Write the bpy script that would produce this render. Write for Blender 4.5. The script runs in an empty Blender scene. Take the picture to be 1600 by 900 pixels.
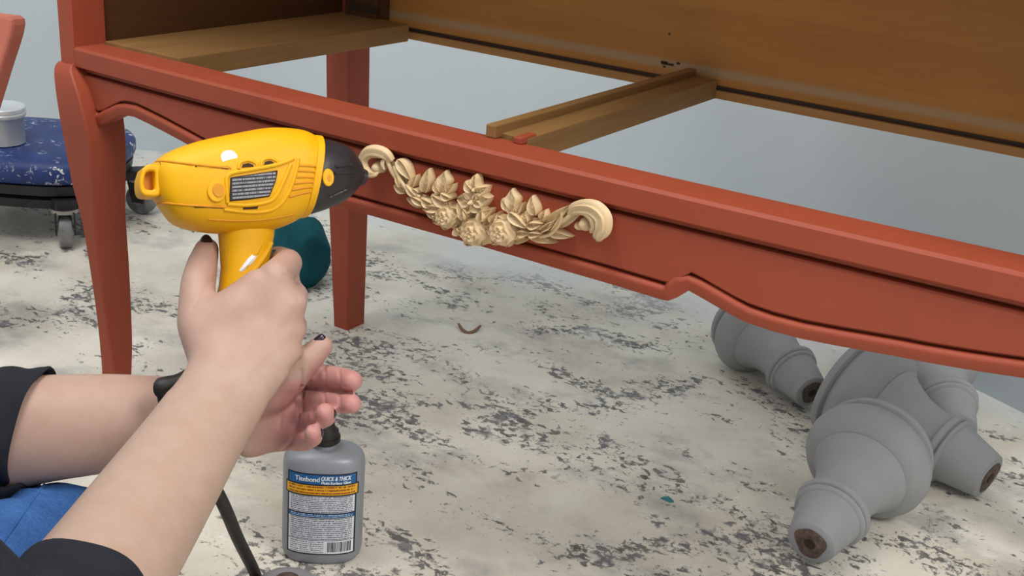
import bpy, bmesh, math, random
import numpy as np
from mathutils import Vector, Matrix
random.seed(7); rng = np.random.RandomState(7)
scene = bpy.context.scene
col = scene.collection

# ------------------------------------------------------------------ camera
FPX = 1920.0
PIT, ROL, YAW = (math.radians(a) for a in (20.74, 4.82, 30.62))
CAM = np.array([0.0, 0.0, 0.667])
def _rz(a): return np.array([[math.cos(a), -math.sin(a), 0], [math.sin(a), math.cos(a), 0], [0, 0, 1]])
_c, _s = math.cos(PIT), math.sin(PIT)
_F = np.array([0, _c, -_s]); _U = np.array([0, _s, _c]); _R = np.array([1.0, 0, 0])
CR = _rz(YAW) @ (math.cos(ROL) * _R + math.sin(ROL) * _U)
CU = _rz(YAW) @ (-math.sin(ROL) * _R + math.cos(ROL) * _U)
CF = _rz(YAW) @ _F
cd = bpy.data.cameras.new('camera'); cam = bpy.data.objects.new('camera', cd); col.objects.link(cam)
cd.sensor_width = 36.0; cd.lens = 36.0 * FPX / 1600.0; cd.clip_start = 0.01
cam.matrix_world = Matrix(((CR[0], CU[0], -CF[0], CAM[0]), (CR[1], CU[1], -CF[1], CAM[1]), (CR[2], CU[2], -CF[2], CAM[2]), (0, 0, 0, 1)))
scene.camera = cam

# ------------------------------------------------------------------ light
scene.view_settings.view_transform = 'Standard'
scene.view_settings.look = 'None'
scene.view_settings.gamma = 1.0
scene.view_settings.exposure = 0.0
world = bpy.data.worlds.new('world'); scene.world = world; world.use_nodes = True
world.node_tree.nodes['Background'].inputs[0].default_value = (0.93, 0.97, 1.0, 1)
world.node_tree.nodes['Background'].inputs[1].default_value = 0.80
def area(name, loc, target, size, power, colr=(1, 1, 1)):
    l = bpy.data.lights.new(name, 'AREA'); l.shape = 'SQUARE'; l.size = size; l.energy = power; l.color = colr
    o = bpy.data.objects.new(name, l); col.objects.link(o); o.location = loc
    d = Vector(target) - Vector(loc); o.rotation_euler = d.to_track_quat('-Z', 'Y').to_euler()
    return o
area('ceiling_light_main', (-0.95, 0.15, 2.5), (-0.7, 0.8, 0.2), 1.1, 33, (1, 0.97, 0.93))
area('ceiling_light_right', (1.5, 0.35, 2.4), (-0.2, 1.4, 0.2), 1.0, 46, (1, 0.98, 0.95))

# ------------------------------------------------------------------ projection helpers (points of the real place)
def ray(x, y): return CF + CR * ((x - 800) / FPX) - CU * ((y - 450) / FPX)
def dp(x, y, t): return CAM + ray(x, y) * t
def zp(x, y, z): d = ray(x, y); return CAM + d * ((z - CAM[2]) / d[2])
def yp(x, y, Y): d = ray(x, y); return CAM + d * (Y / d[1])

# ------------------------------------------------------------------ materials
def S(r, g, b):
    f = lambda v: (v / 255 / 12.92) if v / 255 <= 0.04045 else ((v / 255 + 0.055) / 1.055) ** 2.4
    return (f(r), f(g), f(b), 1)
class NT:
    def __init__(s, name):
        s.m = bpy.data.materials.new(name); s.m.use_nodes = True; s.t = s.m.node_tree
        s.b = s.t.nodes['Principled BSDF']; s._co = None
    def n(s, typ, **kw):
        nd = s.t.nodes.new(typ)
        for k, v in kw.items():
            if k.startswith('_'): setattr(nd, k[1:], v)
            else:
                nd.inputs[k.replace('__', ' ')].default_value = v
        return nd
    def l(s, a, b): s.t.links.new(a, b)
    def co(s, kind='Object', scale=(1, 1, 1), rot=(0, 0, 0)):
        if s._co is None: s._co = s.t.nodes.new('ShaderNodeTexCoord')
        mp = s.t.nodes.new('ShaderNodeMapping'); mp.inputs['Scale'].default_value = scale; mp.inputs['Rotation'].default_value = rot
        s.l(s._co.outputs[kind], mp.inputs['Vector']); return mp.outputs[0]
    def noise(s, vec, scale, detail=4, rough=0.55, dist=0.0):
        nd = s.n('ShaderNodeTexNoise', Scale=scale, Detail=detail, Roughness=rough, Distortion=dist); s.l(vec, nd.inputs['Vector']); return nd.outputs['Fac']
    def ramp(s, fac, stops, interp='LINEAR'):
        nd = s.t.nodes.new('ShaderNodeValToRGB'); cr = nd.color_ramp; cr.interpolation = interp
        while len(cr.elements) < len(stops): cr.elements.new(0.5)
        for e, (p, c) in zip(cr.elements, stops): e.position = p; e.color = c if len(c) == 4 else (*c, 1)
        s.l(fac, nd.inputs[0]); return nd.outputs[0]
    def mix(s, fac, a, b, blend='MIX'):
        nd = s.t.nodes.new('ShaderNodeMix'); nd.data_type = 'RGBA'; nd.blend_type = blend
        if isinstance(fac, (int, float)): nd.inputs[0].default_value = fac
        else: s.l(fac, nd.inputs[0])
        for i, v in ((6, a), (7, b)):
            if isinstance(v, tuple): nd.inputs[i].default_value = v
            else: s.l(v, nd.inputs[i])
        return nd.outputs[2]
    def math(s, op, a, b=None, clamp=False):
        nd = s.t.nodes.new('ShaderNodeMath'); nd.operation = op; nd.use_clamp = clamp
        for i, v in ((0, a), (1, b)):
            if v is None: continue
            if isinstance(v, (int, float)): nd.inputs[i].default_value = v
            else: s.l(v, nd.inputs[i])
        return nd.outputs[0]
    def bump(s, h, strength=0.2, dist=0.002):
        nd = s.n('ShaderNodeBump', Strength=strength, Distance=dist); s.l(h, nd.inputs['Height']); s.l(nd.outputs[0], s.b.inputs['Normal'])
    def base(s, c):
        if isinstance(c, tuple): s.b.inputs['Base Color'].default_value = c
        else: s.l(c, s.b.inputs['Base Color'])
    def set(s, rough=0.5, metal=0.0, spec=0.5):
        s.b.inputs['Roughness'].default_value = rough; s.b.inputs['Metallic'].default_value = metal
        s.b.inputs['Specular IOR Level'].default_value = spec
BW0, BW1 = (0, 0, 0, 1), (1, 1, 1, 1)
def simple(name, c, rough=0.5, metal=0.0, spec=0.5, var=0.12, nscale=30, bump=0.0, bscale=300):
    m = NT(name); co = m.co()
    f = m.noise(co, nscale, 4)
    dk = tuple(v * (1 - var) for v in c[:3]) + (1,); lt = tuple(min(1, v * (1 + var)) for v in c[:3]) + (1,)
    m.base(m.ramp(f, [(0.3, dk), (0.7, lt)])); m.set(rough, metal, spec)
    if bump: m.bump(m.noise(co, bscale, 3), bump, 0.001)
    return m.m
M = {}
M['paint'] = simple('terracotta_paint', S(152, 69, 45), 0.55, 0, 0.35, 0.05, 14, 0.12, 220)
def wood(name, c1, c2, axis, band=None, rough=0.6):
    m = NT(name); sc = [14, 14, 14]; sc[axis] = 1.2
    f = m.noise(m.co('Object', tuple(sc)), 2.2, 5, 0.6, 0.6); g = m.noise(m.co('Object', tuple(v * 5 for v in sc)), 3, 4)
    c = m.ramp(f, [(0.25, c1), (0.75, c2)]); c = m.mix(0.25, c, m.ramp(g, [(0.3, c1), (0.7, c2)]))
    big = m.noise(m.co(), 2.5, 2); c = m.mix(m.ramp(big, [(0.35, BW0), (0.7, (0.35, 0.35, 0.35, 1))]), c, tuple(v * 0.6 for v in c1[:3]) + (1,))
    if band:
        sep = m.t.nodes.new('ShaderNodeSeparateXYZ'); m.l(m.co(), sep.inputs[0])
        z0, z1, z2, z3, bc = band
        a = m.t.nodes.new('ShaderNodeMapRange'); a.interpolation_type = 'SMOOTHSTEP'; a.inputs[1].default_value = z0; a.inputs[2].default_value = z1; m.l(sep.outputs[2], a.inputs[0])
        b = m.t.nodes.new('ShaderNodeMapRange'); b.interpolation_type = 'SMOOTHSTEP'; b.inputs[1].default_value = z2; b.inputs[2].default_value = z3; b.inputs[3].default_value = 1; b.inputs[4].default_value = 0; m.l(sep.outputs[2], b.inputs[0])
        c = m.mix(m.math('MULTIPLY', m.math('MULTIPLY', a.outputs[0], b.outputs[0]), 0.7), c, bc)
    m.base(c); m.set(rough, 0, 0.3); m.bump(f, 0.08, 0.001)
    return m.m
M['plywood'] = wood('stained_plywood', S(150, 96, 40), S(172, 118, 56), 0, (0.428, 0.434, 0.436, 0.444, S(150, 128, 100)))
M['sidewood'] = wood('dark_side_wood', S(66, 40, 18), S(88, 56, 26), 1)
M['runner'] = wood('runner_wood', S(120, 86, 46), S(154, 118, 72), 1)
M['railwood'] = wood('rail_wood', S(140, 98, 52), S(166, 120, 70), 0)
M['darkslot'] = simple('recess_shade_and_gouge', S(52, 32, 16), 0.8)  # dark tone painting the shade in gap and holes; also the gouges
# floor: cream over-painted concrete, clusters of charcoal flecks, tan and teal stains
def floor_mat():
    m = NT('splattered_floor')
    co = m.co('Object'); rot = m.co('Object', (1.0, 1.7, 1), (0, 0, 0.5))
    base = m.ramp(m.noise(co, 5, 6, 0.6), [(0.3, S(192, 184, 168)), (0.52, S(220, 214, 199)), (0.75, S(236, 232, 219))])
    tan = m.ramp(m.noise(m.co('Object', (1, 1, 1), (0, 0, 1)), 4.0, 5, 0.6), [(0.55, BW0), (0.74, (0.55, 0.55, 0.55, 1))])
    base = m.mix(tan, base, S(172, 152, 128))
    grey = m.ramp(m.noise(m.co('Object', (1, 1.4, 1), (0, 0, 2)), 7.0, 6, 0.62), [(0.52, BW0), (0.66, (0.5, 0.5, 0.5, 1))])
    base = m.mix(grey, base, S(132, 131, 133))
    mask = m.ramp(m.noise(rot, 5.5, 5, 0.65, 0.8), [(0.43, BW0), (0.60, BW1)])
    fl = m.noise(m.co('Object', (1.0, 1.35, 1), (0, 0, 0.35)), 75, 6, 0.66, 0.5)
    spk = m.math('MULTIPLY', m.math('SUBTRACT', fl, m.math('SUBTRACT', 0.675, m.math('MULTIPLY', mask, 0.205))), 16, True)
    base = m.mix(m.math('MULTIPLY', spk, 0.92), base, m.ramp(m.noise(co, 30, 3), [(0.35, S(62, 60, 58)), (0.65, S(112, 109, 109))]))
    fl3 = m.noise(m.co('Object', (1.3, 0.8, 1), (0, 0, 0.9)), 26, 6, 0.62, 0.9)
    sp3 = m.math('MULTIPLY', m.math('SUBTRACT', fl3, m.math('SUBTRACT', 0.71, m.math('MULTIPLY', mask, 0.17))), 12, True)
    base = m.mix(m.math('MULTIPLY', sp3, 0.8), base, S(100, 99, 104))
    fl2 = m.noise(m.co('Object', (1.3, 1.0, 1), (0, 0, 1.4)), 190, 3, 0.6, 0.2)
    sp2 = m.math('MULTIPLY', m.math('SUBTRACT', fl2, m.math('SUBTRACT', 0.715, m.math('MULTIPLY', mask, 0.15))), 14, True)
    base = m.mix(m.math('MULTIPLY', sp2, 0.8), base, S(92, 88, 86))
    wht = m.math('MULTIPLY', m.math('SUBTRACT', m.noise(m.co('Object', (1, 1, 1), (0, 0, 2.2)), 60, 5, 0.65), 0.60), 9, True)
    base = m.mix(m.math('MULTIPLY', wht, 0.6), base, S(232, 230, 222))
    sepf = m.t.nodes.new('ShaderNodeSeparateXYZ'); m.l(co, sepf.inputs[0])
    ov = m.math('MULTIPLY', m.math('ADD', m.math('SUBTRACT', sepf.outputs[1], 1.50), m.math('MULTIPLY', m.math('SUBTRACT', m.noise(co, 6, 5), 0.5), 0.5)), 7, True)
    base = m.mix(m.math('MULTIPLY', ov, 0.8), base, S(206, 209, 208))
    tl = m.math('MULTIPLY', m.math('SUBTRACT', m.noise(m.co('Object', (1, 1, 1), (0, 0, 0.7)), 9.0, 6, 0.7), 0.735), 20, True)
    base = m.mix(m.math('MULTIPLY', tl, 0.8), base, S(70, 140, 140))
    m.base(base); m.set(0.5, 0, 0.35); m.bump(fl, 0.25, 0.0015)
    return m.m
M['floor'] = floor_mat()
def wall_mat():
    m = NT('grey_white_wall'); f = m.noise(m.co(), 3, 4)
    c = m.ramp(f, [(0.3, S(186, 195, 200)), (0.7, S(194, 203, 208))])
    sp = m.math('MULTIPLY', m.math('SUBTRACT', m.noise(m.co(), 22, 2), 0.79), 30, True)
    m.base(m.mix(sp, c, S(150, 150, 148))); m.set(0.75, 0, 0.2); m.bump(m.noise(m.co(), 160, 3), 0.08, 0.001); return m.m
M['wall'] = wall_mat()
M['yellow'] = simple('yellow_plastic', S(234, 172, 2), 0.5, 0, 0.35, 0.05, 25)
M['yellow_dark'] = simple('yellow_plastic_shaded', S(214, 142, 8), 0.5, 0, 0.4, 0.05, 25)  # darker copy of the yellow, shade painted into recesses, seams and vents
M['black_plastic'] = simple('black_plastic', S(44, 41, 43), 0.45, 0, 0.5, 0.15, 40)
M['slot'] = simple('slot_black', S(60, 34, 10), 0.8)
M['cord'] = simple('black_rubber', S(34, 31, 28), 0.5, 0, 0.4, 0.3, 60)
M['steel'] = simple('brushed_steel', S(160, 158, 155), 0.35, 1.0, 0.5, 0.1, 60)
M['white_mark'] = simple('gun_white_mark', S(240, 240, 240), 0.4)  # white of the flank disc and of the paint smear on the handle
M['resin'] = simple('cream_resin', S(214, 187, 146), 0.5, 0, 0.4, 0.06, 60, 0.1, 400)
M['grey_paint'] = simple('matte_grey_paint', S(152, 153, 154), 0.75, 0, 0.2, 0.05, 30, 0.15, 350)
M['end_grain'] = simple('raw_end_grain', S(96, 82, 74), 0.85, 0, 0.2, 0.45, 160, 0.5, 200)
M['bottle'] = simple('grey_bottle_plastic', S(140, 143, 149), 0.4, 0.15, 0.5, 0.05, 20)
M['navy'] = simple('label_border_navy', S(20, 24, 42), 0.45)
M['lblue'] = simple('label_blue', S(20, 92, 152), 0.4, var=0.04)
M['white'] = simple('print_white', S(232, 236, 240), 0.45, var=0.02)
M['teal'] = simple('teal_cloth', S(20, 80, 90), 0.85, 0, 0.2, 0.25, 25, 0.5, 300)
M['teal_flake'] = simple('teal_paint_flake', S(40, 116, 118), 0.6)
M['shaving'] = simple('brown_shaving', S(126, 94, 70), 0.8)
M['blackcloth'] = simple('black_knit', S(38, 39, 46), 0.9, 0, 0.2, 0.2, 40, 0.4, 700)
M['nail'] = simple('dark_plum_polish', S(44, 30, 42), 0.15, 0, 0.6)
M['blackmetal'] = simple('black_metal', S(34, 34, 36), 0.45, 0.2, 0.5, 0.3, 30)
M['can'] = simple('grey_tin', S(186, 190, 192), 0.35, 0.5, 0.5, 0.06, 20)
M['canlid'] = simple('tin_lid', S(215, 218, 220), 0.3, 0.4, 0.5, 0.05, 20)
M['salmon'] = simple('salmon_paint', S(196, 112, 92), 0.6, 0, 0.3, 0.05, 12, 0.1, 200)
M['wheel'] = simple('castor_tread', S(120, 120, 120), 0.5, 0, 0.4, 0.35, 70)
def vinyl():
    m = NT('splattered_blue_vinyl'); co = m.co()
    c = m.ramp(m.noise(co, 20, 3), [(0.3, S(24, 42, 92)), (0.7, S(38, 62, 122))])
    a = m.math('MULTIPLY', m.math('SUBTRACT', m.noise(co, 95, 4, 0.6, 0.6), 0.58), 25, True)
    msk = m.ramp(m.noise(co, 11, 3), [(0.40, BW0), (0.55, BW1)])
    m.base(m.mix(m.math('MULTIPLY', a, msk), c, S(206, 208, 212))); m.set(0.5, 0, 0.4); return m.m
M['vinyl'] = vinyl()
def denim():
    m = NT('blue_denim'); co = m.co()
    w = m.noise(m.co('Object', (40, 400, 400)), 3, 2); w2 = m.noise(co, 9, 4)
    c = m.ramp(w2, [(0.3, S(30, 66, 122)), (0.7, S(62, 106, 168))]); c = m.mix(0.3, c, m.ramp(w, [(0.3, S(26, 56, 108)), (0.7, S(88, 132, 190))]))
    m.base(c); m.set(0.85, 0, 0.2); m.bump(w, 0.4, 0.001); return m.m
M['denim'] = denim()
def skin():
    m = NT('skin'); co = m.co()
    at = m.t.nodes.new('ShaderNodeAttribute'); at.attribute_name = 'pink'
    c = m.mix(at.outputs['Fac'], S(184, 157, 140), S(192, 136, 131))
    mot = m.ramp(m.noise(co, 55, 4), [(0.3, (0.92, 0.88, 0.86, 1)), (0.7, (1.0, 1.0, 1.0, 1))])
    m.base(m.mix(1.0, c, mot, 'MULTIPLY')); m.set(0.5, 0, 0.35)
    m.b.inputs['Subsurface Weight'].default_value = 0.12; m.b.inputs['Subsurface Radius'].default_value = (0.008, 0.003, 0.002); m.b.inputs['Subsurface Scale'].default_value = 0.5
    m.bump(m.noise(co, 420, 3), 0.12, 0.0006); return m.m
M['skin'] = skin()
def fine_print(name, paper, ink, rows, density=0.5):
    # lines of unreadable small print, on the label's own UV
    m = NT(name); uv = m.t.nodes.new('ShaderNodeUVMap'); sep = m.t.nodes.new('ShaderNodeSeparateXYZ'); m.l(uv.outputs[0], sep.inputs[0])
    v = m.math('MULTIPLY', sep.outputs[1], rows); fr = m.math('FRACT', v); row = m.math('FLOOR', v)
    on = m.math('MULTIPLY', m.math('GREATER_THAN', fr, 0.25), m.math('LESS_THAN', fr, 0.8))
    cb = m.t.nodes.new('ShaderNodeCombineXYZ'); m.l(m.math('MULTIPLY', sep.outputs[0], 60), cb.inputs[0]); m.l(m.math('MULTIPLY', row, 7.3), cb.inputs[1])
    nz = m.noise(cb.outputs[0], 1.0, 2); ink_f = m.math('MULTIPLY', on, m.math('MULTIPLY', m.math('SUBTRACT', nz, 1 - density - 0.08), 8, True))
    edge = m.math('MULTIPLY', m.math('GREATER_THAN', sep.outputs[0], 0.03), m.math('LESS_THAN', sep.outputs[0], 0.97))
    m.base(m.mix(m.math('MULTIPLY', ink_f, edge), paper, ink)); m.set(0.45, 0, 0.4); return m.m
M['print_white'] = fine_print('label_fine_print', S(214, 216, 222), S(104, 104, 116), 9, 0.55)
M['print_white2'] = fine_print('label_fine_print_long', S(214, 216, 222), S(110, 108, 118), 11, 0.55)
M['print_addr'] = fine_print('label_address_print', S(228, 229, 234), S(84, 84, 96), 6, 0.5)
M['print_yellow'] = fine_print('label_yellow_print', S(236, 176, 34), S(150, 70, 20), 3, 0.55)
M['print_blue'] = fine_print('label_blue_print', S(24, 82, 140), S(190, 210, 230), 2, 0.5)
M['print_plate'] = fine_print('rating_plate_print', S(40, 38, 42), S(150, 150, 154), 8, 0.55)

# ------------------------------------------------------------------ builders (vertices are authored in world metres)
def link(o, parent=None):
    col.objects.link(o)
    if parent is not None: o.parent = parent
    return o
def empty(name, loc, label=None, cat=None, group=None, rotz=0.0):
    o = bpy.data.objects.new(name, None); o.empty_display_size = 0.02
    o.location = Vector(loc); o.rotation_euler = (0, 0, rotz); col.objects.link(o)
    if label: o['label'] = label
    if cat: o['category'] = cat
    if group: o['group'] = group
    return o
def wmat(o):
    m = o.matrix_basis.copy()
    while o.parent is not None:
        o = o.parent; m = o.matrix_basis @ m
    return m
def build(name, vs, fs, mat, parent=None, smooth=True, origin=None, uv=None, bevel=0.0, sub=0, angle=40):
    vs = np.asarray(vs, float)
    me = bpy.data.meshes.new(name)
    if parent is not None:
        inv = np.array(wmat(parent).inverted()); vs = vs @ inv[:3, :3].T + inv[:3, 3]
        off = np.zeros(3)
    else:
        off = np.array(origin if origin is not None else (0, 0, 0), float); vs = vs - off
    me.from_pydata([tuple(v) for v in vs], [], [tuple(int(i) for i in f) for f in fs]); me.update()
    bm = bmesh.new(); bm.from_mesh(me); bmesh.ops.remove_doubles(bm, verts=bm.verts, dist=1e-6); bmesh.ops.recalc_face_normals(bm, faces=bm.faces); bm.to_mesh(me); bm.free()
    me.materials.append(M[mat] if isinstance(mat, str) else mat)
    o = bpy.data.objects.new(name, me); link(o, parent); o.location = Vector(off)
    if bevel:
        b = o.modifiers.new('bevel', 'BEVEL'); b.width = bevel; b.segments = 2; b.limit_method = 'ANGLE'; b.angle_limit = math.radians(40)
    if sub:
        b = o.modifiers.new('sub', 'SUBSURF'); b.levels = sub; b.render_levels = sub
    if smooth:
        for p in me.polygons: p.use_smooth = True
        try: me.set_sharp_from_angle(angle=math.radians(angle))
        except Exception: pass
    return o
def tag(o, label=None, cat=None, group=None, kind=None):
    for k, v in (('label', label), ('category', cat), ('group', group), ('kind', kind)):
        if v: o[k] = v
    return o
def box(x0, x1, y0, y1, z0, z1):
    v = [(x, y, z) for x in (x0, x1) for y in (y0, y1) for z in (z0, z1)]
    f = [(0, 1, 3, 2), (4, 6, 7, 5), (0, 4, 5, 1), (2, 3, 7, 6), (0, 2, 6, 4), (1, 5, 7, 3)]
    return v, f
def loft(rings, cap=True, closed=True):
    n = len(rings[0]); vs = [p for r in rings for p in r]; fs = []
    for i in range(len(rings) - 1):
        for j in range(n if closed else n - 1):
            k = (j + 1) % n; fs.append((i * n + j, i * n + k, (i + 1) * n + k, (i + 1) * n + j))
    if cap: fs.append(tuple(range(n))[::-1]); fs.append(tuple((len(rings) - 1) * n + j for j in range(n)))
    return vs, fs
def merge(parts):
    vs, fs = [], []
    for v, f in parts:
        o = len(vs); vs += [tuple(p) for p in v]; fs += [tuple(i + o for i in q) for q in f]
    return vs, fs
def lathe(prof, seg=40):
    rings = [[(r * math.cos(2 * math.pi * j / seg), r * math.sin(2 * math.pi * j / seg), z) for j in range(seg)] for r, z in prof]
    return loft(rings)
def smooth_path(pts, n=8):
    pts = [np.array(p, float) for p in pts]; out = []
    for i in range(len(pts) - 1):
        p0 = pts[max(i - 1, 0)]; p1 = pts[i]; p2 = pts[i + 1]; p3 = pts[min(i + 2, len(pts) - 1)]
        for k in range(n):
            t = k / n
            out.append(0.5 * ((2 * p1) + (-p0 + p2) * t + (2 * p0 - 5 * p1 + 4 * p2 - p3) * t * t + (-p0 + 3 * p1 - 3 * p2 + p3) * t ** 3))
    out.append(pts[-1]); return out
def tube(path, rad, seg=14, flute=0, fa=0.1, squash=1.0, up=None):
    path = [np.array(p[:3], float) for p in path]; n = len(path); rings = []
    u = np.array(up if up is not None else (0.3, 0.2, 0.93), float)
    for i, p in enumerate(path):
        d = path[min(i + 1, n - 1)] - path[max(i - 1, 0)]; d /= np.linalg.norm(d) + 1e-12
        a = np.cross(d, u); a /= np.linalg.norm(a) + 1e-12; b = np.cross(a, d)
        if up is None: u = b
        r = rad[i] if hasattr(rad, '__len__') else rad
        ring = []
        for j in range(seg):
            th = 2 * math.pi * j / seg; rr = r * (1 + fa * math.cos(flute * th)) if flute else r
            ring.append(p + a * rr * math.cos(th) + b * rr * math.sin(th) * squash)
        rings.append(ring)
    return loft(rings)
def part(name, geo, mat, parent, **kw): return build(name, geo[0], geo[1], mat, parent, **kw)

# ================================================================== setting
fl = build('floor', *box(-4.5, 2.6, -1.6, 2.6, -0.05, 0.0), 'floor', smooth=False); tag(fl, 'cream paint-splattered workshop floor with charcoal flecks', None, None, 'structure')
wpath = smooth_path([(-4.5, -0.6), (-2.9, 0.85), (-1.85, 1.645), (-1.40, 1.87), (-0.95, 1.93), (-0.55, 1.80), (-0.20, 1.622), (0.55, 1.265), (2.2, 0.55)], 8)
rings = []
for k, p in enumerate(wpath):
    d = wpath[min(k + 1, len(wpath) - 1)] - wpath[max(k - 1, 0)]; d = d / np.linalg.norm(d); n_ = np.array([-d[1], d[0]]); q = p + n_ * 0.1
    rings.append([(p[0], p[1], 0.0), (p[0], p[1], 2.7), (q[0], q[1], 2.7), (q[0], q[1], 0.0)])
wl = build('wall_back', *loft(rings), 'wall', angle=40); tag(wl, 'plain pale blue-grey wall curving behind the dresser', None, None, 'structure')

# ================================================================== dresser
DR = empty('dresser', (-0.5, 1.02, 0.0), 'terracotta painted dresser frame with open drawer bay and scalloped apron', 'dresser')
XL, XR = -0.998, 0.004
def yf(x): return 0.805 - 0.015 * (1 - ((x + 0.506) / 0.506) ** 2)
def bow_strip(prof, x0, x1, n=40, dy=0.0):
    # prof: (offset behind the bowed front, z) loop, swept along the dresser front
    rings = []
    for i in range(n + 1):
        x = x0 + (x1 - x0) * i / n; rings.append([(x, yf(x) + dy + o, z) for o, z in prof])
    return loft(rings)
part('front_rail', bow_strip([(0.003, 0.4055), (0.0, 0.4075), (0.0, 0.4235), (0.0022, 0.4262), (0.0400, 0.4262), (0.0420, 0.4245), (0.042, 0.4055)], XL, XR), 'paint', DR, angle=30)
part('groove_bead', bow_strip([(0.016, 0.4050), (0.0098, 0.4040), (0.0095, 0.4015), (0.012, 0.3995), (0.016, 0.3995)], XL + 0.004, XR - 0.004), 'paint', DR)
B = [(-0.868, .310), (-.851, .309), (-.844, .307), (-.838, .3085), (-.829, .3135), (-.82, .318), (-.8135, .3212), (-.807, .323), (-.795, .324), (-.779, .322), (-.759, .319), (-.736, .315), (-.70, .3085), (-.66, .303), (-.63, .2995), (-.615, .301), (-.603, .306), (-.597, .3095), (-.591, .306), (-.584, .2995), (-.56, .2995), (-.535, .2998), (-.491, .300), (-.435, .3005), (-.383, .300), (-.334, .2995), (-.2965, .2985), (-.292, .2988), (-.286, .303), (-.279, .3095), (-.271, .3075), (-.257, .3035), (-.248, .3010), (-.239, .2990), (-.222, .2978), (-.202, .298), (-.182, .2995), (-.144, .303), (-.129, .304), (-.108, .306), (-.09, .308), (-.074, .310), (-.05, .314), (-.03, .312), (-.01, .307), (0.004, .309)]
BX = np.array([b[0] * 1.15 for b in B]); BZ = np.array([b[1] * 1.15 for b in B])
xs = sorted(set(np.round(np.concatenate([BX, np.linspace(BX[0], BX[-1], 120)]), 5)))
zs = np.interp(xs, BX, BZ)
def apron():
    rings = []
    for x, z in zip(xs, zs):
        y = yf(x) + 0.0045; rings.append([(x, y + .006, z), (x, y + .006, z + .0128), (x, y + .0006, z + .0136), (x, y, z + .0146), (x, y, 0.3970), (x, y + 0.0018, 0.3990), (x, y + 0.018, 0.3990), (x, y + 0.018, z)])
    return loft(rings)
AP = part('apron', apron(), 'paint', DR, angle=30)
def bead(o0, w, y0):
    # moulded bead following the apron's scalloped lower edge
    pts = np.array([(x, z) for x, z in zip(xs, zs)]); rings = []
    for i in range(len(pts)):
        d = pts[min(i + 1, len(pts) - 1)] - pts[max(i - 1, 0)]; d /= np.linalg.norm(d); nrm = np.array([-d[1], d[0]])
        nrm = nrm * min(1.0 / max(nrm[1], 0.55), 1.5)
        ring = []
        for off, w_ in ((o0, -0.0135), (o0, y0 * 0.5), (o0 + w * 0.06, y0 * 0.9), (o0 + w * 0.45, y0), (o0 + w * 0.62, y0 * 1.5), (o0 + w * 0.82, y0 * 1.3), (o0 + w * 0.97, -0.001), (o0 + w, -0.0055)):
            p = pts[i] + nrm * off; ring.append((p[0], yf(p[0]) + 0.0045 - w_, p[1]))
        rings.append(ring)
    return loft(rings)
part('apron_bead', bead(-0.0005, 0.0112, 0.0012), 'paint', AP, angle=60)
def rect_leg(rows, bev=0.0025):
    rings = []
    for z, x0, x1, y0, y1 in rows:
        b = min(bev, (x1 - x0) * 0.2)
        rings.append([(x0 + b, y0, z), (x1 - b, y0, z), (x1, y0 + b, z), (x1, y1 - b, z), (x1 - b, y1, z), (x0 + b, y1, z), (x0, y1 - b, z), (x0, y0 + b, z)])
    return loft(rings)
def dens(rows, n=5):
    return [tuple(p) for p in smooth_path(rows, n)]
legF = [(0.0, -1.002, -0.979, 0.8215, 0.845), (0.0280, -1.0027, -0.9799, 0.8220, 0.8445), (0.0658, -1.0028, -0.9813, 0.8240, 0.8491), (0.0958, -1.0041, -0.9858, 0.8240, 0.8551), (0.1323, -1.0047, -0.9890, 0.8220, 0.8580), (0.1858, -1.0043, -0.9884, 0.8160, 0.8566), (0.2457, -1.0047, -0.9832, 0.8080, 0.8500), (0.2831, -1.0085, -0.9757, 0.8020, 0.8450), (0.3257, -1.0097, -0.9700, 0.7960, 0.8420), (0.3591, -1.0110, -0.9720, 0.7920, 0.8410), (0.3833, -1.0145, -0.9800, 0.7920, 0.8410), (0.3980, -1.0185, -0.9900, 0.7945, 0.8420), (0.4046, -1.0205, -0.9960, 0.7975, 0.8430), (0.4090, -1.0190, -0.9975, 0.8005, 0.8430)]
XM = (XL + XR) / 2
def mirror(rows): return [(z, 2 * XM - x1, 2 * XM - x0, y0, y1) for z, x0, x1, y0, y1 in rows]
postF = [(0.4088, -1.0172, -0.9975, 0.8025, 0.846), (0.43, -1.0190, -0.9985, 0.8035, 0.846), (0.50, -1.0245, -1.0030, 0.8060, 0.848), (0.95, -1.030, -1.006, 0.8060, 0.848)]
for mf in (lambda r: r, mirror):
    part('front_leg', rect_leg(dens(mf(legF)), .0016), 'paint', DR, angle=30)
    part('corner_post', rect_leg(mf(postF), .0018), 'paint', DR, angle=30)
legB = [(0.0, -1.000, -0.975, 1.2170, 1.2545), (0.1724, -1.0105, -0.9746, 1.2120, 1.2522), (0.3259, -1.0157, -0.9777, 1.2070, 1.2498), (0.405, -1.0176, -0.9790, 1.2050, 1.2483), (0.95, -1.0176, -0.9790, 1.2050, 1.2483)]
for mf in (lambda r: r, mirror): part('back_leg', rect_leg(mf(legB), .0018), 'paint', DR, angle=30)
part('back_panel', box(-0.992, 0.0, 1.2225, 1.2305, 0.4225, 0.95), 'plywood', DR, smooth=False)
part('back_rail', box(-0.979, -0.015, 1.2165, 1.232, 0.4095, 0.4185), 'railwood', DR, smooth=False, bevel=0.001)
part('gap_shade_strip', box(-0.979, -0.015, 1.221, 1.2305, 0.4185, 0.4225), 'darkslot', DR, smooth=False)  # shade of the gap below the panel, painted as a dark strip
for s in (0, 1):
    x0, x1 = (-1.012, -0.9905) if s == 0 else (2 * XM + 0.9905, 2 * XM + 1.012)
    part('side_panel', box(x0, x1, 0.846, 1.2055, 0.405, 0.95), 'sidewood', DR, smooth=False)
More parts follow.
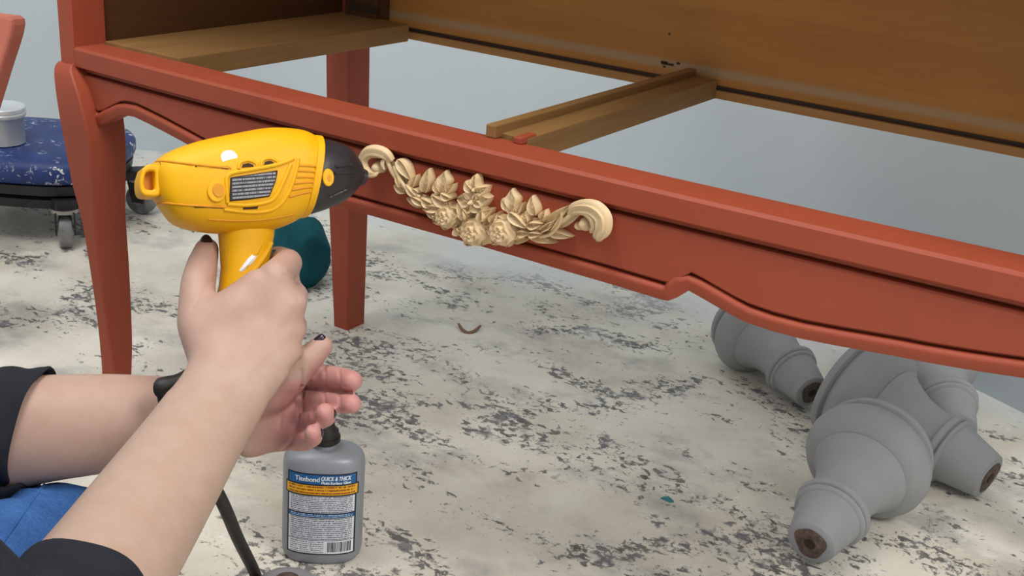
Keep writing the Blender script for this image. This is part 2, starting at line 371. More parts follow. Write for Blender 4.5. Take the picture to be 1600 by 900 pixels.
def runner(x0, x1, flip=False):
    return box(x0, x1, 0.8475, 1.2165, 0.4095, 0.43)
part('drawer_runner', box(-0.9905, -0.886, 0.8365, 1.2035, 0.4095, 0.43), 'runner', DR, smooth=False, bevel=0.001)
part('drawer_runner', box(2 * XM + 0.886, 2 * XM + 0.9905, 0.8475, 1.2035, 0.4095, 0.43), 'runner', DR, smooth=False, bevel=0.001)
# centre runner: a channelled board, its left lip higher, with a stop block at the front
cr_ = part('centre_runner', box(-0.5247, -0.490, 0.8330, 1.2165, 0.4095, 0.4300), 'runner', DR, smooth=False, bevel=0.0008)
part('runner_lip', box(-0.5247, -0.5150, 0.8235, 1.2160, 0.4262, 0.4372), 'runner', cr_, smooth=False, bevel=0.0012)
part('stop_block', box(-0.4985, -0.4905, 0.8240, 0.8480, 0.4262, 0.4318), 'paint', cr_, smooth=False, bevel=0.001)
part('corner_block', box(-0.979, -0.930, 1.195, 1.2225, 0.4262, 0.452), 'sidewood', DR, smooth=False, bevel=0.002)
part('slot_shade_block', box(-0.9718, -0.9275, 1.1935, 1.198, 0.4375, 0.4455), 'darkslot', DR, smooth=False)  # shade inside the hole, painted as a dark block instead of a cut
for px_, py_, w_, h_ in ((1043, 100, .0075, .0012), (1038, 97, .004, .0010), (1060, 99, .002, .0012), (1046, 53, .0011, .0013), (1038, 104, .0015, .001)):
    g_ = yp(px_, py_, 1.2225); part('gouge', box(g_[0] - w_, g_[0] + w_, 1.2220, 1.2228, g_[2] - h_, g_[2] + h_), 'darkslot', DR, smooth=False)
part('dresser_top', box(-1.045, 0.05, 0.775, 1.26, 0.95, 0.975), 'paint', DR, smooth=False, bevel=0.004)

# ================================================================== carved onlay (traced in front-plane metres, real relief)
def fpz(zx, zy):
    px, py = 540 + zx / 3.6364, 210 + zy / 3.6364
    Y = 0.8
    for _ in range(5):
        P = yp(px, py, Y); Y = yf(P[0]) + 0.0045 - 0.004
    return P[0], P[2]
ON = empty('carved_onlay', (-0.49, yf(-0.49) + 0.0045, 0.36), 'cream resin rose and leaf garland onlay on the terracotta apron', 'ornament')
KPX = 1.02 / FPX / 3.6364 * 1.12
def onw(x, z, w): return (x, yf(x) + 0.0045 - w, z)
def leaf(b, e, width, h=0.006, bend=0.0, base_h=0.0015, mat='resin', name='leaf', lobes=0, lift=0.6):
    bx, bz = fpz(*b); ex, ez = fpz(*e); p0 = np.array([bx, bz]); p1 = np.array([ex, ez]); d = p1 - p0; L = np.linalg.norm(d); d /= L; n = np.array([-d[1], d[0]])
    W = width * KPX; ns, nq = 16, 12; top = []; vs = []
    for i in range(ns + 1):
        s = i / ns; wv = W * 0.92 * (math.sin(math.pi * min(1, s ** 0.72)) ** 0.95 * 0.93 + 0.07 * (1 - s))
        if lobes: wv *= 1 + 0.28 * math.cos(2 * math.pi * lobes * (s - 0.05))
        for j in range(nq + 1):
            q = -1 + 2 * j / nq
            c = p0 + d * (L * s) + n * (q * wv + bend * W * 4 * s * (1 - s))
            aq = abs(q); prof = (0.50 + 0.50 * min(aq / 0.72, 1) ** 1.3) if aq < 0.86 else 1.0
            hh = base_h + h * prof * (lift + (1 - lift) * math.sin(math.pi * s)) * (1 - 0.2 * s) + 0.30 * h * math.exp(-(q / 0.10) ** 2) * (1 - 0.8 * s) - 0.10 * h * (0.5 + 0.5 * math.cos(26 * (s - 0.35 * aq))) * (aq < 0.7)
            if abs(q) == 1: hh = -0.0002
            if i in (0, ns): hh *= 0.75
            vs.append(onw(c[0], c[1], hh))
    fs = [(i * (nq + 1) + j, i * (nq + 1) + j + 1, (i + 1) * (nq + 1) + j + 1, (i + 1) * (nq + 1) + j) for i in range(ns) for j in range(nq)]
    N = len(vs); rim = [i * (nq + 1) for i in range(ns + 1)] + [ns * (nq + 1) + j for j in range(1, nq + 1)] + [i * (nq + 1) + nq for i in range(ns - 1, -1, -1)] + [j for j in range(nq - 1, 0, -1)]
    for r in rim: v = np.array(vs[r]); vs.append((v[0], yf(v[0]) + 0.0047, v[2]))
    for k in range(len(rim)): k2 = (k + 1) % len(rim); fs.append((rim[k], rim[k2], N + k2, N + k))
    return part(name, (vs, fs), mat, ON, angle=70)
def rose(c, R, h, turns=3.2, rot=0.0, petals=5, squash=0.95, name='rose', base=0.004):
    cx, cz = fpz(*c); Rm = R * KPX; nr, na = 22, 56; vs = [onw(cx, cz, base + h * 0.92)]
    for i in range(1, nr + 1):
        r = i / nr
        for j in range(na):
            a = 2 * math.pi * j / na + rot
            sc = 1 + 0.07 * r * math.cos(petals * a) if True else 1
            ph = (r * turns - a / (2 * math.pi) + 0.12 * math.sin(3 * a)) % 1.0
            hh = base + h * (1 - 0.62 * r ** 2) + h * 0.30 * (ph ** 1.5 - 0.45) * (0.5 + 0.5 * min(1, r * 2)) + 0.05 * h * math.sin(5 * a + 6 * r)
            if i == nr: hh = base * 0.4
            vs.append(onw(cx + Rm * r * sc * math.cos(a), cz + Rm * r * sc * math.sin(a) * squash, hh))
    fs = [(0, 1 + j, 1 + (j + 1) % na) for j in range(na)]
    for i in range(nr - 1):
        for j in range(na): a0 = 1 + i * na; b0 = a0 + na; k = (j + 1) % na; fs.append((a0 + j, b0 + j, b0 + k, a0 + k))
    N = len(vs); o = 1 + (nr - 1) * na
    for j in range(na): v = vs[o + j]; vs.append((v[0], yf(v[0]) + 0.0047, v[2]))
    for j in range(na): k = (j + 1) % na; fs.append((o + j, N + j, N + k, o + k))
    return part(name, (vs, fs), 'resin', ON, angle=60)
def dome(c, R, h, name='bead', base=0.0):
    cx, cz = fpz(*c); Rm = R * KPX; vs, fs = [], []; rings = []
    for i in range(9):
        a = math.pi / 2 * i / 8; rings.append([onw(cx + Rm * math.cos(a) * math.cos(t), cz + Rm * math.cos(a) * math.sin(t), base + h * math.sin(a)) for t in np.linspace(0, 2 * math.pi, 24, endpoint=False)])
    rings.insert(0, [onw(p[0], p[2], -0.0003) for p in rings[0]])
    return part(name, loft(rings), 'resin', ON, angle=70)
def stem(pts, rads, w=0.004, flute=0, name='stem', n=8, fa=0.14, squash=1.0):
    pp = []
    for i, p in enumerate(pts):
        x, z = fpz(p[0], p[1]); pp.append(np.array([*onw(x, z, p[2] if len(p) > 2 else w), rads[i] * KPX]))
    sm = smooth_path(pp, n); return part(name, tube([p[:3] for p in sm], [p[3] for p in sm], 20 if flute else 12, flute, fa, squash, up=(0, -1, 0.01)), 'resin', ON, angle=60)
# backing mass of the garland
stem([(245, 150, .001), (300, 250, .001), (400, 360, .001), (500, 420, .001), (620, 480, .001), (745, 530, .001), (880, 540, .001), (1000, 530, .001), (1120, 520, .001), (1230, 500, .001), (1310, 450, .001)], [14, 24, 32, 44, 64, 78, 74, 52, 34, 26, 16], name='garland_backing', squash=0.26)
# left scroll
stem([(262, 150, .004), (240, 112, .006), (195, 92, .008), (150, 98, .009), (124, 135, .0095), (132, 180, .010), (158, 210, .010), (190, 218, .010), (206, 208, .008)], [20, 27, 29, 27, 25, 24, 21, 13, 3], flute=6, fa=0.18, name='scroll')
dome((188, 186), 34, 0.012, 'scroll_eye')
stem([(238, 120, .005), (225, 160, .008), (236, 195, .008)], [10, 12, 6], name='scroll_curl')
# right scroll
stem([(1275, 455, .004), (1310, 418, .006), (1370, 405, .008), (1440, 415, .010), (1488, 460, .011), (1490, 520, .011), (1464, 560, .010), (1444, 588, .007), (1428, 600, .003)], [16, 26, 32, 36, 37, 35, 28, 14, 2], flute=7, fa=0.2, name='scroll')
stem([(1305, 440, .006), (1370, 432, .009), (1425, 460, .0115), (1440, 510, .0115), (1415, 545, .010)], [12, 17, 20, 18, 8], flute=4, name='scroll_curl')
dome((1368, 508), 36, 0.012, 'scroll_eye')
leaf((1310, 500), (1345, 545), 18, .006)
# stems
stem([(245, 150), (280, 220), (340, 290), (400, 350), (470, 390)], [10, 13, 13, 12, 10], .006)
stem([(290, 175), (320, 240), (370, 310), (440, 350)], [8, 10, 10, 8], .008)
stem([(1300, 440), (1255, 480), (1190, 510), (1120, 530), (1050, 520)], [10, 13, 13, 12, 10], .006)
stem([(1245, 440), (1230, 500), (1180, 560), (1120, 575)], [7, 9, 9, 7], .008)
# left leaves
leaf((300, 140), (385, 262), 34, .008, 0.25, .003)
leaf((345, 330), (272, 288), 20, .006, .2)
leaf((330, 300), (300, 205), 16, .007, .0, .004)
leaf((455, 408), (343, 360), 24, .006, .1)
leaf((380, 300), (408, 228), 24, .007, -.1, .003)
leaf((455, 330), (478, 192), 36, .008, -.15, .003)
leaf((430, 330), (395, 300), 18, .007, .0, .005)
leaf((562, 335), (572, 204), 42, .008, 0.0, .003, lobes=1.6)
leaf((545, 330), (517, 262), 20, .007, .1, .004)
leaf((580, 330), (622, 278), 22, .007, -.1, .004)
leaf((470, 395), (380, 335), 20, .008, .1, .005)
leaf((520, 400), (446, 352), 26, .009, .15, .005)
leaf((600, 400), (500, 335), 28, .009, .2, .004)
leaf((560, 420), (455, 415), 26, .008, -.2, .006)
leaf((540, 470), (470, 425), 18, .007, .0, .005)
leaf((620, 360), (560, 325), 20, .008, .2, .006)
leaf((420, 350), (360, 275), 17, .008, .1, .005)
# right leaves
leaf((962, 455), (950, 306), 42, .008, 0.0, .003, lobes=1.6)
leaf((945, 430), (898, 360), 20, .007, .1, .004)
leaf((975, 450), (1012, 385), 22, .007, -.1, .004)
leaf((1085, 460), (1066, 345), 30, .008, .1, .003)
leaf((1040, 500), (1030, 430), 26, .007, .1, .004)
leaf((1120, 480), (1140, 425), 22, .007, -.1, .003)
leaf((1135, 500), (1282, 398), 32, .009, -.25, .003)
leaf((940, 440), (1050, 530), 30, .009, .2, .005)
leaf((1040, 570), (1198, 618), 26, .007, .12, .002)
leaf((1150, 545), (1292, 582), 24, .007, -.1, .003)
leaf((1130, 540), (1232, 482), 20, .009, .1, .006)
leaf((1050, 510), (1140, 500), 24, .009, -.1, .005)
leaf((1180, 540), (1245, 450), 14, .009, .1, .006)
leaf((990, 560), (1060, 560), 24, .008, .1, .004)
leaf((1060, 560), (1140, 560), 18, .009, .1, .006)
leaf((960, 610), (1040, 590), 22, .006, .1, .002)
# centre flowers
leaf((750, 330), (750, 222), 34, .009, 0, .004, lobes=1.0, name='bud_petal')
leaf((745, 320), (698, 258), 24, .009, .15, .005, name='bud_petal')
leaf((762, 320), (818, 292), 28, .009, -.2, .005, name='bud_petal')
dome((755, 308), 16, .0135, 'bud_bead')
for a in range(5):
    th = math.radians(90 + 72 * a); leaf((740 + 8 * math.cos(th), 375 - 8 * math.sin(th)), (742 + 92 * math.cos(th), 378 - 66 * math.sin(th)), 46, .009, 0, .004, name='petal', lift=0.9)
dome((742, 377), 17, .0165, 'flower_centre')
leaf((720, 470), (655, 375), 30, .009, .1, .005)
leaf((700, 480), (690, 405), 22, .010, 0, .006)
leaf((770, 470), (842, 420), 32, .009, -.1, .005)
leaf((800, 490), (800, 415), 24, .010, 0, .006)
leaf((660, 570), (635, 520), 28, .009, 0, .003)
leaf((850, 500), (880, 440), 26, .009, .1, .005)
for c, R, h, r_ in (((590, 458), 76, .0115, 0.4), ((746, 545), 88, .0125, 2.1), ((908, 545), 88, .0120, 4.0)):
    for a in range(6):
        th = r_ + a * 2 * math.pi / 6; leaf((c[0] + 0.25 * R * math.cos(th), c[1] - 0.25 * R * math.sin(th)), (c[0] + 1.12 * R * math.cos(th), c[1] - 1.08 * R * math.sin(th)), R * 0.55, .008, 0, .003, name='petal', lift=0.95)
    rose(c, R * 0.86, h, 3.0, r_, 5)
for p in ((512, 430), (528, 455), (545, 478)): dome(p, 12, .013, 'berry')

# ================================================================== glue bottle
bc = zp(503, 862, 0.0)
fwd = np.array([-bc[0], -bc[1], 0.0]); fwd /= np.linalg.norm(fwd)
fwd = _rz(math.radians(-4)) @ fwd
BT = empty('glue_bottle', bc, 'grey plastic glue bottle with blue and yellow label standing on the floor', 'bottle')
side = np.cross(np.array([0, 0, 1.0]), fwd)
side = -side if side @ CR < 0 else side
BW, BD, BE = 0.0378, 0.0245, 2.5
def bxy(th, k=1.0, extra=0.0):
    c, s = math.cos(th), math.sin(th)
    return (math.copysign(abs(c) ** (2 / BE), c) * BW * k + extra * c, math.copysign(abs(s) ** (2 / BE), s) * BD * k + extra * s)
def bpt(a, b, z): return bc + side * a + fwd * b + np.array([0, 0, z])
rings = []
for k, z in ((0.80, 0.0), (0.90, 0.0012), (0.97, 0.005), (1.0, 0.011), (1.0, 0.060), (1.0, 0.0985), (0.985, 0.1035), (0.94, 0.1080), (0.83, 0.1115), (0.62, 0.1140), (0.42, 0.116)):
    rings.append([bpt(*bxy(2 * math.pi * j / 64, k), z) for j in range(64)])
part('bottle_body', loft(rings), 'bottle', BT, angle=50)
def ring_at(r, z, n=28): return [bpt(r * math.cos(2 * math.pi * j / n), r * math.sin(2 * math.pi * j / n), z) for j in range(n)]
part('neck', loft([ring_at(0.0115, 0.114), ring_at(0.0115, 0.120)]), 'bottle', BT)
cp = part('cap', loft([ring_at(r, z) for r, z in ((0.0125, 0.1195), (0.013, 0.121), (0.0125, 0.131), (0.009, 0.135), (0.0065, 0.150), (0.0055, 0.156), (0.003, 0.1585))]), 'cord', BT)
part('cap_ring', loft([ring_at(r, z) for r, z in ((0.0125, 0.1205), (0.0142, 0.121), (0.0142, 0.1255), (0.0125, 0.126))]), 'cord', cp)
# label surface: a in [-1,1] across, z up; lies on the bottle wall
_ths = np.linspace(0.02, math.pi - 0.02, 400); _as = np.array([bxy(t)[0] for t in _ths]); _bs = np.array([bxy(t)[1] for t in _ths])
def lab(a, z, off): x = a; return bpt(x, float(np.interp(-x, -_as, _bs)) + off, z)
LW = 0.0315; LZ0, LZ1 = 0.0125, 0.0985
def zz(f): return LZ0 + (LZ1 - LZ0) * f
def label_patch(name, a0, a1, f0, f1, off, mat, parent, n=28):
    vs = []; 
    for i in range(n + 1):
        a = a0 + (a1 - a0) * i / n
        for z in (zz(f0), zz(f1)): vs.append(lab(a, z, off))
    m = len(vs)
    vs += [np.array(v) - fwd * 0.0004 for v in vs]
    fs = [(2 * i, 2 * i + 2, 2 * i + 3, 2 * i + 1) for i in range(n)]
    o = part(name, (vs, fs), mat, parent)
    me = o.data; uvl = me.uv_layers.new(name='UVMap')
    inv = np.array(wmat(parent).inverted())
    for lp in me.loops:
        co = np.array(wmat(parent) @ me.vertices[lp.vertex_index].co) - bc
        uvl.data[lp.index].uv = ((co @ side - a0) / (a1 - a0), (co[2] - zz(f0)) / (zz(f1) - zz(f0)))
    return o
LB = label_patch('label', -LW, LW, 0, 1, 0.0003, 'navy', BT)
label_patch('blue_band', -LW + .0012, LW - .0012, .876, .987, .0005, 'lblue', LB)
label_patch('yellow_border', -LW - .0016, LW + .0016, .732, .875, .0005, 'navy', LB)
label_patch('yellow_band', -LW - .0006, LW + .0006, .748, .860, .0007, 'print_yellow', LB)
label_patch('print_panel', -LW + .0014, LW - .0014, .525, .728, .0005, 'print_white', LB)
label_patch('blue_divider', -LW + .0012, LW - .0012, .470, .510, .0005, 'print_blue', LB)
label_patch('print_panel', -LW + .0014, LW - .0014, .185, .462, .0005, 'print_white2', LB)
label_patch('address_panel', -LW + .0014, LW - .0014, .018, .178, .0005, 'white', LB)
label_patch('address_print', -LW + .0022, 0.004, .022, .172, .0006, 'print_addr', LB)
xb = 0.0065
bars = []
while xb < LW - 0.003:
    w_ = random.choice((0.0004, 0.0007, 0.0011)); vs = [lab(xb, zz(.04), .0007), lab(xb + w_, zz(.04), .0007), lab(xb + w_, zz(.165), .0007), lab(xb, zz(.165), .0007)]
    bars.append((vs, [(0, 1, 2, 3)])); xb += w_ + random.choice((0.0005, 0.0008))
part('barcode', merge(bars), 'navy', LB, smooth=False)
def text_on_label(name, txt, height, a_mid, f_mid, width, mat, shear=0.0):
    cu = bpy.data.curves.new(name, 'FONT'); cu.body = txt; cu.size = 1.0; cu.align_x = 'CENTER'; cu.align_y = 'CENTER'; cu.resolution_u = 3; cu.fill_mode = 'FRONT'
    ob = bpy.data.objects.new(name, cu); col.objects.link(ob); bpy.context.view_layer.update()
    me = bpy.data.meshes.new_from_object(ob.evaluated_get(bpy.context.evaluated_depsgraph_get()))
    bm = bmesh.new(); bm.from_mesh(me); bmesh.ops.triangulate(bm, faces=bm.faces)
    vs = np.array([v.co[:] for v in bm.verts]); bm.verts.index_update()
    fs = [[v.index for v in f.verts] for f in bm.faces]; bm.free(); bpy.data.objects.remove(ob); bpy.data.curves.remove(cu); bpy.data.meshes.remove(me)
    y = vs[:, 1]; x = vs[:, 0] + shear * y; x = (x - (x.min() + x.max()) / 2) / (x.max() - x.min()) * width; y = (y - (y.min() + y.max()) / 2) / (y.max() - y.min()) * height
    geo = merge([([lab(a_mid + xi + dx, zz(f_mid) + yi + dy, .0009 + k * .00002) for xi, yi in zip(x, y)], fs) for k, (dx, dy) in enumerate(((0, 0), (.00016, 0), (-.00016, 0), (0, .00012)))])
    return part(name, geo, mat, LB, smooth=False)
text_on_label('brand_lettering', 'Titebond', 0.0048, -0.0135, .935, 0.0225, 'white')
text_on_label('title_lettering', 'QUICK & THICK', 0.0050, 0.0130, .945, 0.0270, 'white', 0.25)
text_on_label('subtitle_lettering', 'Multi-Surface Glue', 0.0027, 0.0130, .897, 0.0265, 'white')

# ================================================================== turned grey furniture feet
SPROF = [(0.0, 0.0), (.0225, 0), (.0248, .0015), (.0258, .005), (.0300, .026), (.0338, .0440), (.0340, .0448), (.0362, .0455), (.0380, .0470), (.0384, .0488), (.0374, .0503), (.0356, .0512), (.0356, .0520), (.0378, .0526), (.0398, .0545), (.0404, .0570), (.0396, .0592), (.0372, .0606), (.0352, .0612), (.0345, .0625), (.0338, .0680), (.0334, .0760), (.0342, .0860), (.0366, .098), (.0410, .110), (.0460, .120), (.0500, .1265), (.0515, .1285), (.0508, .1296), (.0520, .1300), (.0590, .1330), (.0650, .139), (.0685, .146), (.0695, .153), (.0680, .161), (.063, .169), (.0600, .1722), (.0572, .1736), (.0570, .1748), (.0590, .1756), (.0618, .178), (.0625, .182), (.0605, .186), (.055, .1880), (0, .1885)]
def spindle(end, head, label, prof=SPROF, scale=1.0):
    end = np.array(end); head = np.array(head); d = head - end; d /= np.linalg.norm(d)
    o = empty('turned_foot', (end[0], end[1], end[2]), label, 'furniture foot', 'grey turned furniture feet on the floor')
    q = Vector(d).to_track_quat('Z', 'Y').to_matrix(); R3 = np.array(q)
    vs, fs = lathe([(r * scale, z * scale) for r, z in prof], 56)
    part('turned_body', ((np.array(vs) @ R3.T + end), fs), 'grey_paint', o, angle=38)
    ev = [(0.0185 * scale * math.cos(t) * (0.9 + 0.12 * math.sin(3 * t)), 0.0185 * scale * math.sin(t), -0.0006) for t in np.linspace(0, 2 * math.pi, 24, endpoint=False)]
    ev2 = [(x * 0.93, y * 0.93, -0.0012) for x, y, z in ev]
    vs2, fs2 = loft([ev, ev2]); part('raw_end', ((np.array(vs2) @ R3.T + end), fs2), 'end_grain', o)
    hv = [(0.006 * scale * math.cos(t) , 0.006 * scale * math.sin(t), z) for z in (-0.0014, -0.0018) for t in np.linspace(0, 2 * math.pi, 16, endpoint=False)]
    vs3, fs3 = loft([hv[:16], hv[16:]]); part('screw_hole', ((np.array(vs3) @ R3.T + end), fs3), 'darkslot', o)
    return o
def lying(pe, ze, ph, zh): return zp(pe[0], pe[1], ze), zp(ph[0], ph[1], zh)
SP = [((1266, 849), .030, (1374, 694), .0695, 'large grey turned foot lying nearest, raw narrow end facing the front', 0.975),
      ((1546, 746), .030, (1310, 592), .070, 'grey turned foot whose narrow end points right, just behind the nearest one', 1.06),
      ((1268, 613), .030, (1172, 506), .061, 'grey turned foot farthest left, its wide disc half hidden by the apron', 0.88),
      ((1494, 676), .030, (1436, 530), .068, 'grey turned foot at the back of the pile, mostly hidden behind another', 1.0)]
for pe, ze, ph, zh, lb, sc in SP: spindle(*lying(pe, ze, ph, zh), lb, SPROF, sc)
# bun foot at the bottom edge
gc = zp(448, 957, 0.0)
bf = empty('bun_foot', gc, 'low rounded grey bun foot in front of the glue bottle', 'furniture foot')
vs, fs = lathe([(0, 0), (.024, 0), (.029, .003), (.033, .012), (.032, .022), (.027, .029), (.019, .0325), (.012, .0335), (0, .0338)], 40)
part('bun_body', (np.array(vs) + gc, fs), 'grey_paint', bf); vs, fs = lathe([(0, .0338), (.0105, .0338), (.0105, .0352), (.008, .0356), (0, .0356)], 24)
part('bun_seat', (np.array(vs) + gc, fs), 'end_grain', bf)

# ================================================================== heat gun
GA, GB = dp(212, 270, 0.93), dp(568, 270, 1.0)
eu = (GB - GA) / np.linalg.norm(GB - GA); ev_ = CU - eu * (CU @ eu); ev_ /= np.linalg.norm(ev_); ew = np.cross(eu, ev_); ew = ew if ew @ CF < 0 else -ew
def guv(px, py):
    d = ray(px, py); t = ((GA - CAM) @ ew) / (d @ ew); p = CAM + d * t - GA; return p @ eu, p @ ev_
def gz(zx, zy): return guv(180 + zx / 3.1024, 170 + zy / 3.1024)
def gp(u, v, w): return GA + eu * u + ev_ * v + ew * w
HG = empty('heat_gun', gp(0.08, -0.06, 0), 'yellow heat gun with black nozzle gripped by a hand in front of the apron', 'heat gun')
top = [gz(*q) for q in ((185, 262), (215, 235), (280, 200), (400, 160), (550, 128), (700, 100), (800, 96), (900, 108), (968, 142))]
bot = [gz(*q) for q in ((200, 455), (235, 505), (285, 560), (380, 592), (500, 606), (620, 606), (740, 594), (840, 560), (905, 520))]
HW = 0.0375
def sect(t_, b_, hw, n=40, e=2.7, tilt=True):
    cu_, cv = (t_[0] + b_[0]) / 2, (t_[1] + b_[1]) / 2; du, dv = (t_[0] - b_[0]) / 2, (t_[1] - b_[1]) / 2; r = []
    for j in range(n):
        th = 2 * math.pi * j / n; c, s = math.cos(th), math.sin(th); k = math.copysign(abs(s) ** (2 / e), s)
        r.append(gp(cu_ + du * k, cv + dv * k, math.copysign(abs(c) ** (2 / e), c) * hw))
    return r
pr = [np.array([*a, *b, h]) for a, b, h in zip(top, bot, (0.020, 0.027, 0.032, 0.0360, HW, HW, 0.0375, 0.0365, 0.0345))]
sm = smooth_path(pr, 5); rings = [sect(p[:2], p[2:4], p[4]) for p in sm]
c0 = np.mean(rings[0], axis=0); rings.insert(0, [c0 + (np.array(p) - c0) * 0.8 - eu * 0.003 for p in rings[0]])
GBODY = part('motor_housing', loft(rings), 'yellow', HG, angle=50)
def wsurf(u, v):
    # half-thickness of the housing at side position (u, v)
    best = min(sm, key=lambda p: abs((p[0] + p[2]) / 2 + (p[0] - p[2]) / 2 * np.clip((v - (p[1] + p[3]) / 2) / ((p[1] - p[3]) / 2 + 1e-9), -1, 1) - u))
    s_ = abs((v - (best[1] + best[3]) / 2) / ((best[1] - best[3]) / 2)); return best[4] * max(0.0, 1 - min(s_, 0.999) ** 2.7) ** (1 / 2.7)
def plate(name, zpts, h, mat, parent, sink=0.002, bevel=0.0008, outline_only=None):
    # raised or inset plate with the given outline (side view) lying on the housing's near flank
    o = [gz(*p) for p in zpts]; fr = [gp(u, v, wsurf(u, v) + h) for u, v in o]; bk = [gp(u, v, wsurf(u, v) - sink) for u, v in o]
    return part(name, loft([bk, fr]), mat, parent, smooth=False, bevel=bevel)
def ridge(name, zpts, r, h, mat, parent, n=6):
    o = smooth_path([np.array([*gz(*p)]) for p in zpts], n); return part(name, tube([gp(u, v, wsurf(u, v) + h) for u, v in o], [r] * len(o), 10), mat, parent)
# collar lip and nozzle shroud
lip = [sect(np.array(top[-1]) + np.array([du, dv]), np.array(bot[-1]) + np.array([du, -dv]), 0.0345 + dw) for du, dv, dw in ((-0.004, .0005, .0008), (-0.003, .0018, .0022), (0.002, .0015, .0018), (0.003, -.001, -.001))]
part('collar', loft(lip), 'yellow', HG)
nz_t = [gz(*q) for q in ((975, 148), (1010, 150), (1060, 160), (1110, 178), (1150, 212), (1180, 258), (1196, 300))]
nz_b = [gz(*q) for q in ((912, 518), (945, 512), (1010, 492), (1070, 468), (1120, 440), (1160, 400), (1180, 372))]
nzs = smooth_path([np.array([*a, *b, h]) for a, b, h in zip(nz_t, nz_b, (.0335, .0335, .031, .0275, .0225, .0175, .0120))], 4)
NS = part('nozzle_shroud', loft([sect(p[:2], p[2:4], p[4], e=2.2) for p in nzs]), 'black_plastic', HG, angle=50)
ntip = smooth_path([np.array([*a, *b, h]) for a, b, h in zip([gz(*q) for q in ((1180, 280), (1205, 292), (1216, 298))], [gz(*q) for q in ((1165, 385), (1192, 374), (1204, 370))], (.0105, .0098, .0095))], 3)
part('nozzle_tip', loft([sect(p[:2], p[2:4], p[4], e=2.0) for p in ntip]), 'black_plastic', HG)
def nsurf(u, v):
    best = min(nzs, key=lambda p: abs((p[0] + p[2]) / 2 + (p[0] - p[2]) / 2 * np.clip((v - (p[1] + p[3]) / 2) / ((p[1] - p[3]) / 2 + 1e-9), -1, 1) - u))
    s_ = abs((v - (best[1] + best[3]) / 2) / ((best[1] - best[3]) / 2)); return best[4] * max(0.0, 1 - min(s_, 0.999) ** 2.2) ** (1 / 2.2)
def disc(cz, rz, h, n=24, surf=wsurf, sink=.003, ratio=1.15):
    u0, v0 = gz(*cz); r = rz / 3.1024 * 0.97 / FPX; o = [(u0 + r * math.cos(t), v0 + r * ratio * math.sin(t)) for t in np.linspace(0, 2 * math.pi, n, endpoint=False)]; w0 = surf(u0, v0)
    return loft([[gp(u, v, w0 - sink) for u, v in o], [gp(u, v, w0 + h) for u, v in o]])
part('yellow_button', disc((980, 350), 28, .0016, surf=nsurf, ratio=1.5), 'yellow', NS, bevel=.0006)
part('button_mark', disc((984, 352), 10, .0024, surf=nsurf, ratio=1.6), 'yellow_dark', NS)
for a, b in (((1015, 300), (1100, 285)), ((1010, 330), (1120, 322)), ((1000, 440), (1090, 400))):
    o = smooth_path([np.array(gz(*a)), np.array(gz((a[0] + b[0]) / 2, (a[1] + b[1]) / 2)), np.array(gz(*b))], 5); part('shroud_rib', tube([gp(u, v, nsurf(u, v)) for u, v in o], .0013, 8), 'black_plastic', NS)
# rear hanging hook
hk = [gz(*q) for q in ((118, 300), (150, 280), (200, 290), (205, 350), (200, 425), (150, 434), (112, 420), (103, 360))]
hv = smooth_path([np.array(p) for p in hk] + [np.array(hk[0])], 4)[:-1]
def loop_plate(outer, inner, w0, w1):
    n = len(outer); vs = [gp(*p, w0) for p in outer] + [gp(*p, w1) for p in outer] + [gp(*p, w0) for p in inner] + [gp(*p, w1) for p in inner]; fs = []
    for j in range(n):
        k = (j + 1) % n
        fs += [(j, k, n + k, n + j), (2 * n + j, 3 * n + j, 3 * n + k, 2 * n + k), (n + j, n + k, 3 * n + k, 3 * n + j), (j, 2 * n + j, 2 * n + k, k)]
    return vs, fs
hc = np.array(gz(148, 358)); inner = [hc + (np.array(p) - hc) * np.array([0.50, 0.58]) for p in hv]
part('hanging_hook', loop_plate(hv, inner, -0.016, 0.020), 'yellow', HG, bevel=.0015)
hin = [hc + (np.array(p) - hc) * np.array([0.56, 0.62]) for p in hv]
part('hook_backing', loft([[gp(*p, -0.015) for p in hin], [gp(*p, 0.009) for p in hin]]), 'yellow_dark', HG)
# flank details
ridge('label_frame', ((505, 470), (500, 400), (508, 340), (600, 318), (700, 300), (760, 285), (815, 262)), .0017, -.0002, 'yellow', GBODY)
ridge('label_frame', ((505, 476), (600, 480), (690, 466), (730, 440), (770, 360), (800, 290)), .0017, -.0002, 'yellow', GBODY)
ridge('lower_frame', ((490, 500), (600, 512), (700, 506), (760, 470), (800, 400), (830, 300), (835, 262)), .0016, -.0004, 'yellow', GBODY)
plate('rating_plate', ((515, 352), (738, 318), (728, 370), (700, 442), (600, 456), (511, 464)), .0012, 'slot', GBODY)
rp = plate('rating_print', ((519, 357), (732, 324), (722, 370), (696, 436), (600, 450), (516, 458)), .0016, 'print_plate', GBODY, bevel=0)
uvl = rp.data.uv_layers.new(name='UVMap'); W = np.array(wmat(GBODY)); u0, v0 = gz(519, 458); u1, v1 = gz(732, 324)
for lp in rp.data.loops:
    co = W[:3, :3] @ np.array(rp.data.vertices[lp.vertex_index].co) + W[:3, 3] - GA; uvl.data[lp.index].uv = ((co @ eu - u0) / (u1 - u0), (co @ ev_ - v0) / (v1 - v0) - 0.12 * (co @ eu - u0) / (u1 - u0))
plate('seam_slot', ((200, 268), (272, 276), (270, 290), (202, 283)), .0004, 'slot', GBODY, bevel=0)
plate('seam_slot', ((352, 290), (510, 300), (505, 314), (430, 308), (355, 303)), .0004, 'slot', GBODY, bevel=0)
plate('seam_slot', ((350, 481), (485, 486), (483, 497), (352, 492)), .0004, 'slot', GBODY, bevel=0)
plate('clip_hole', ((568, 306), (575, 290), (600, 284), (622, 292), (626, 302)), .0005, 'slot', GBODY, bevel=0)
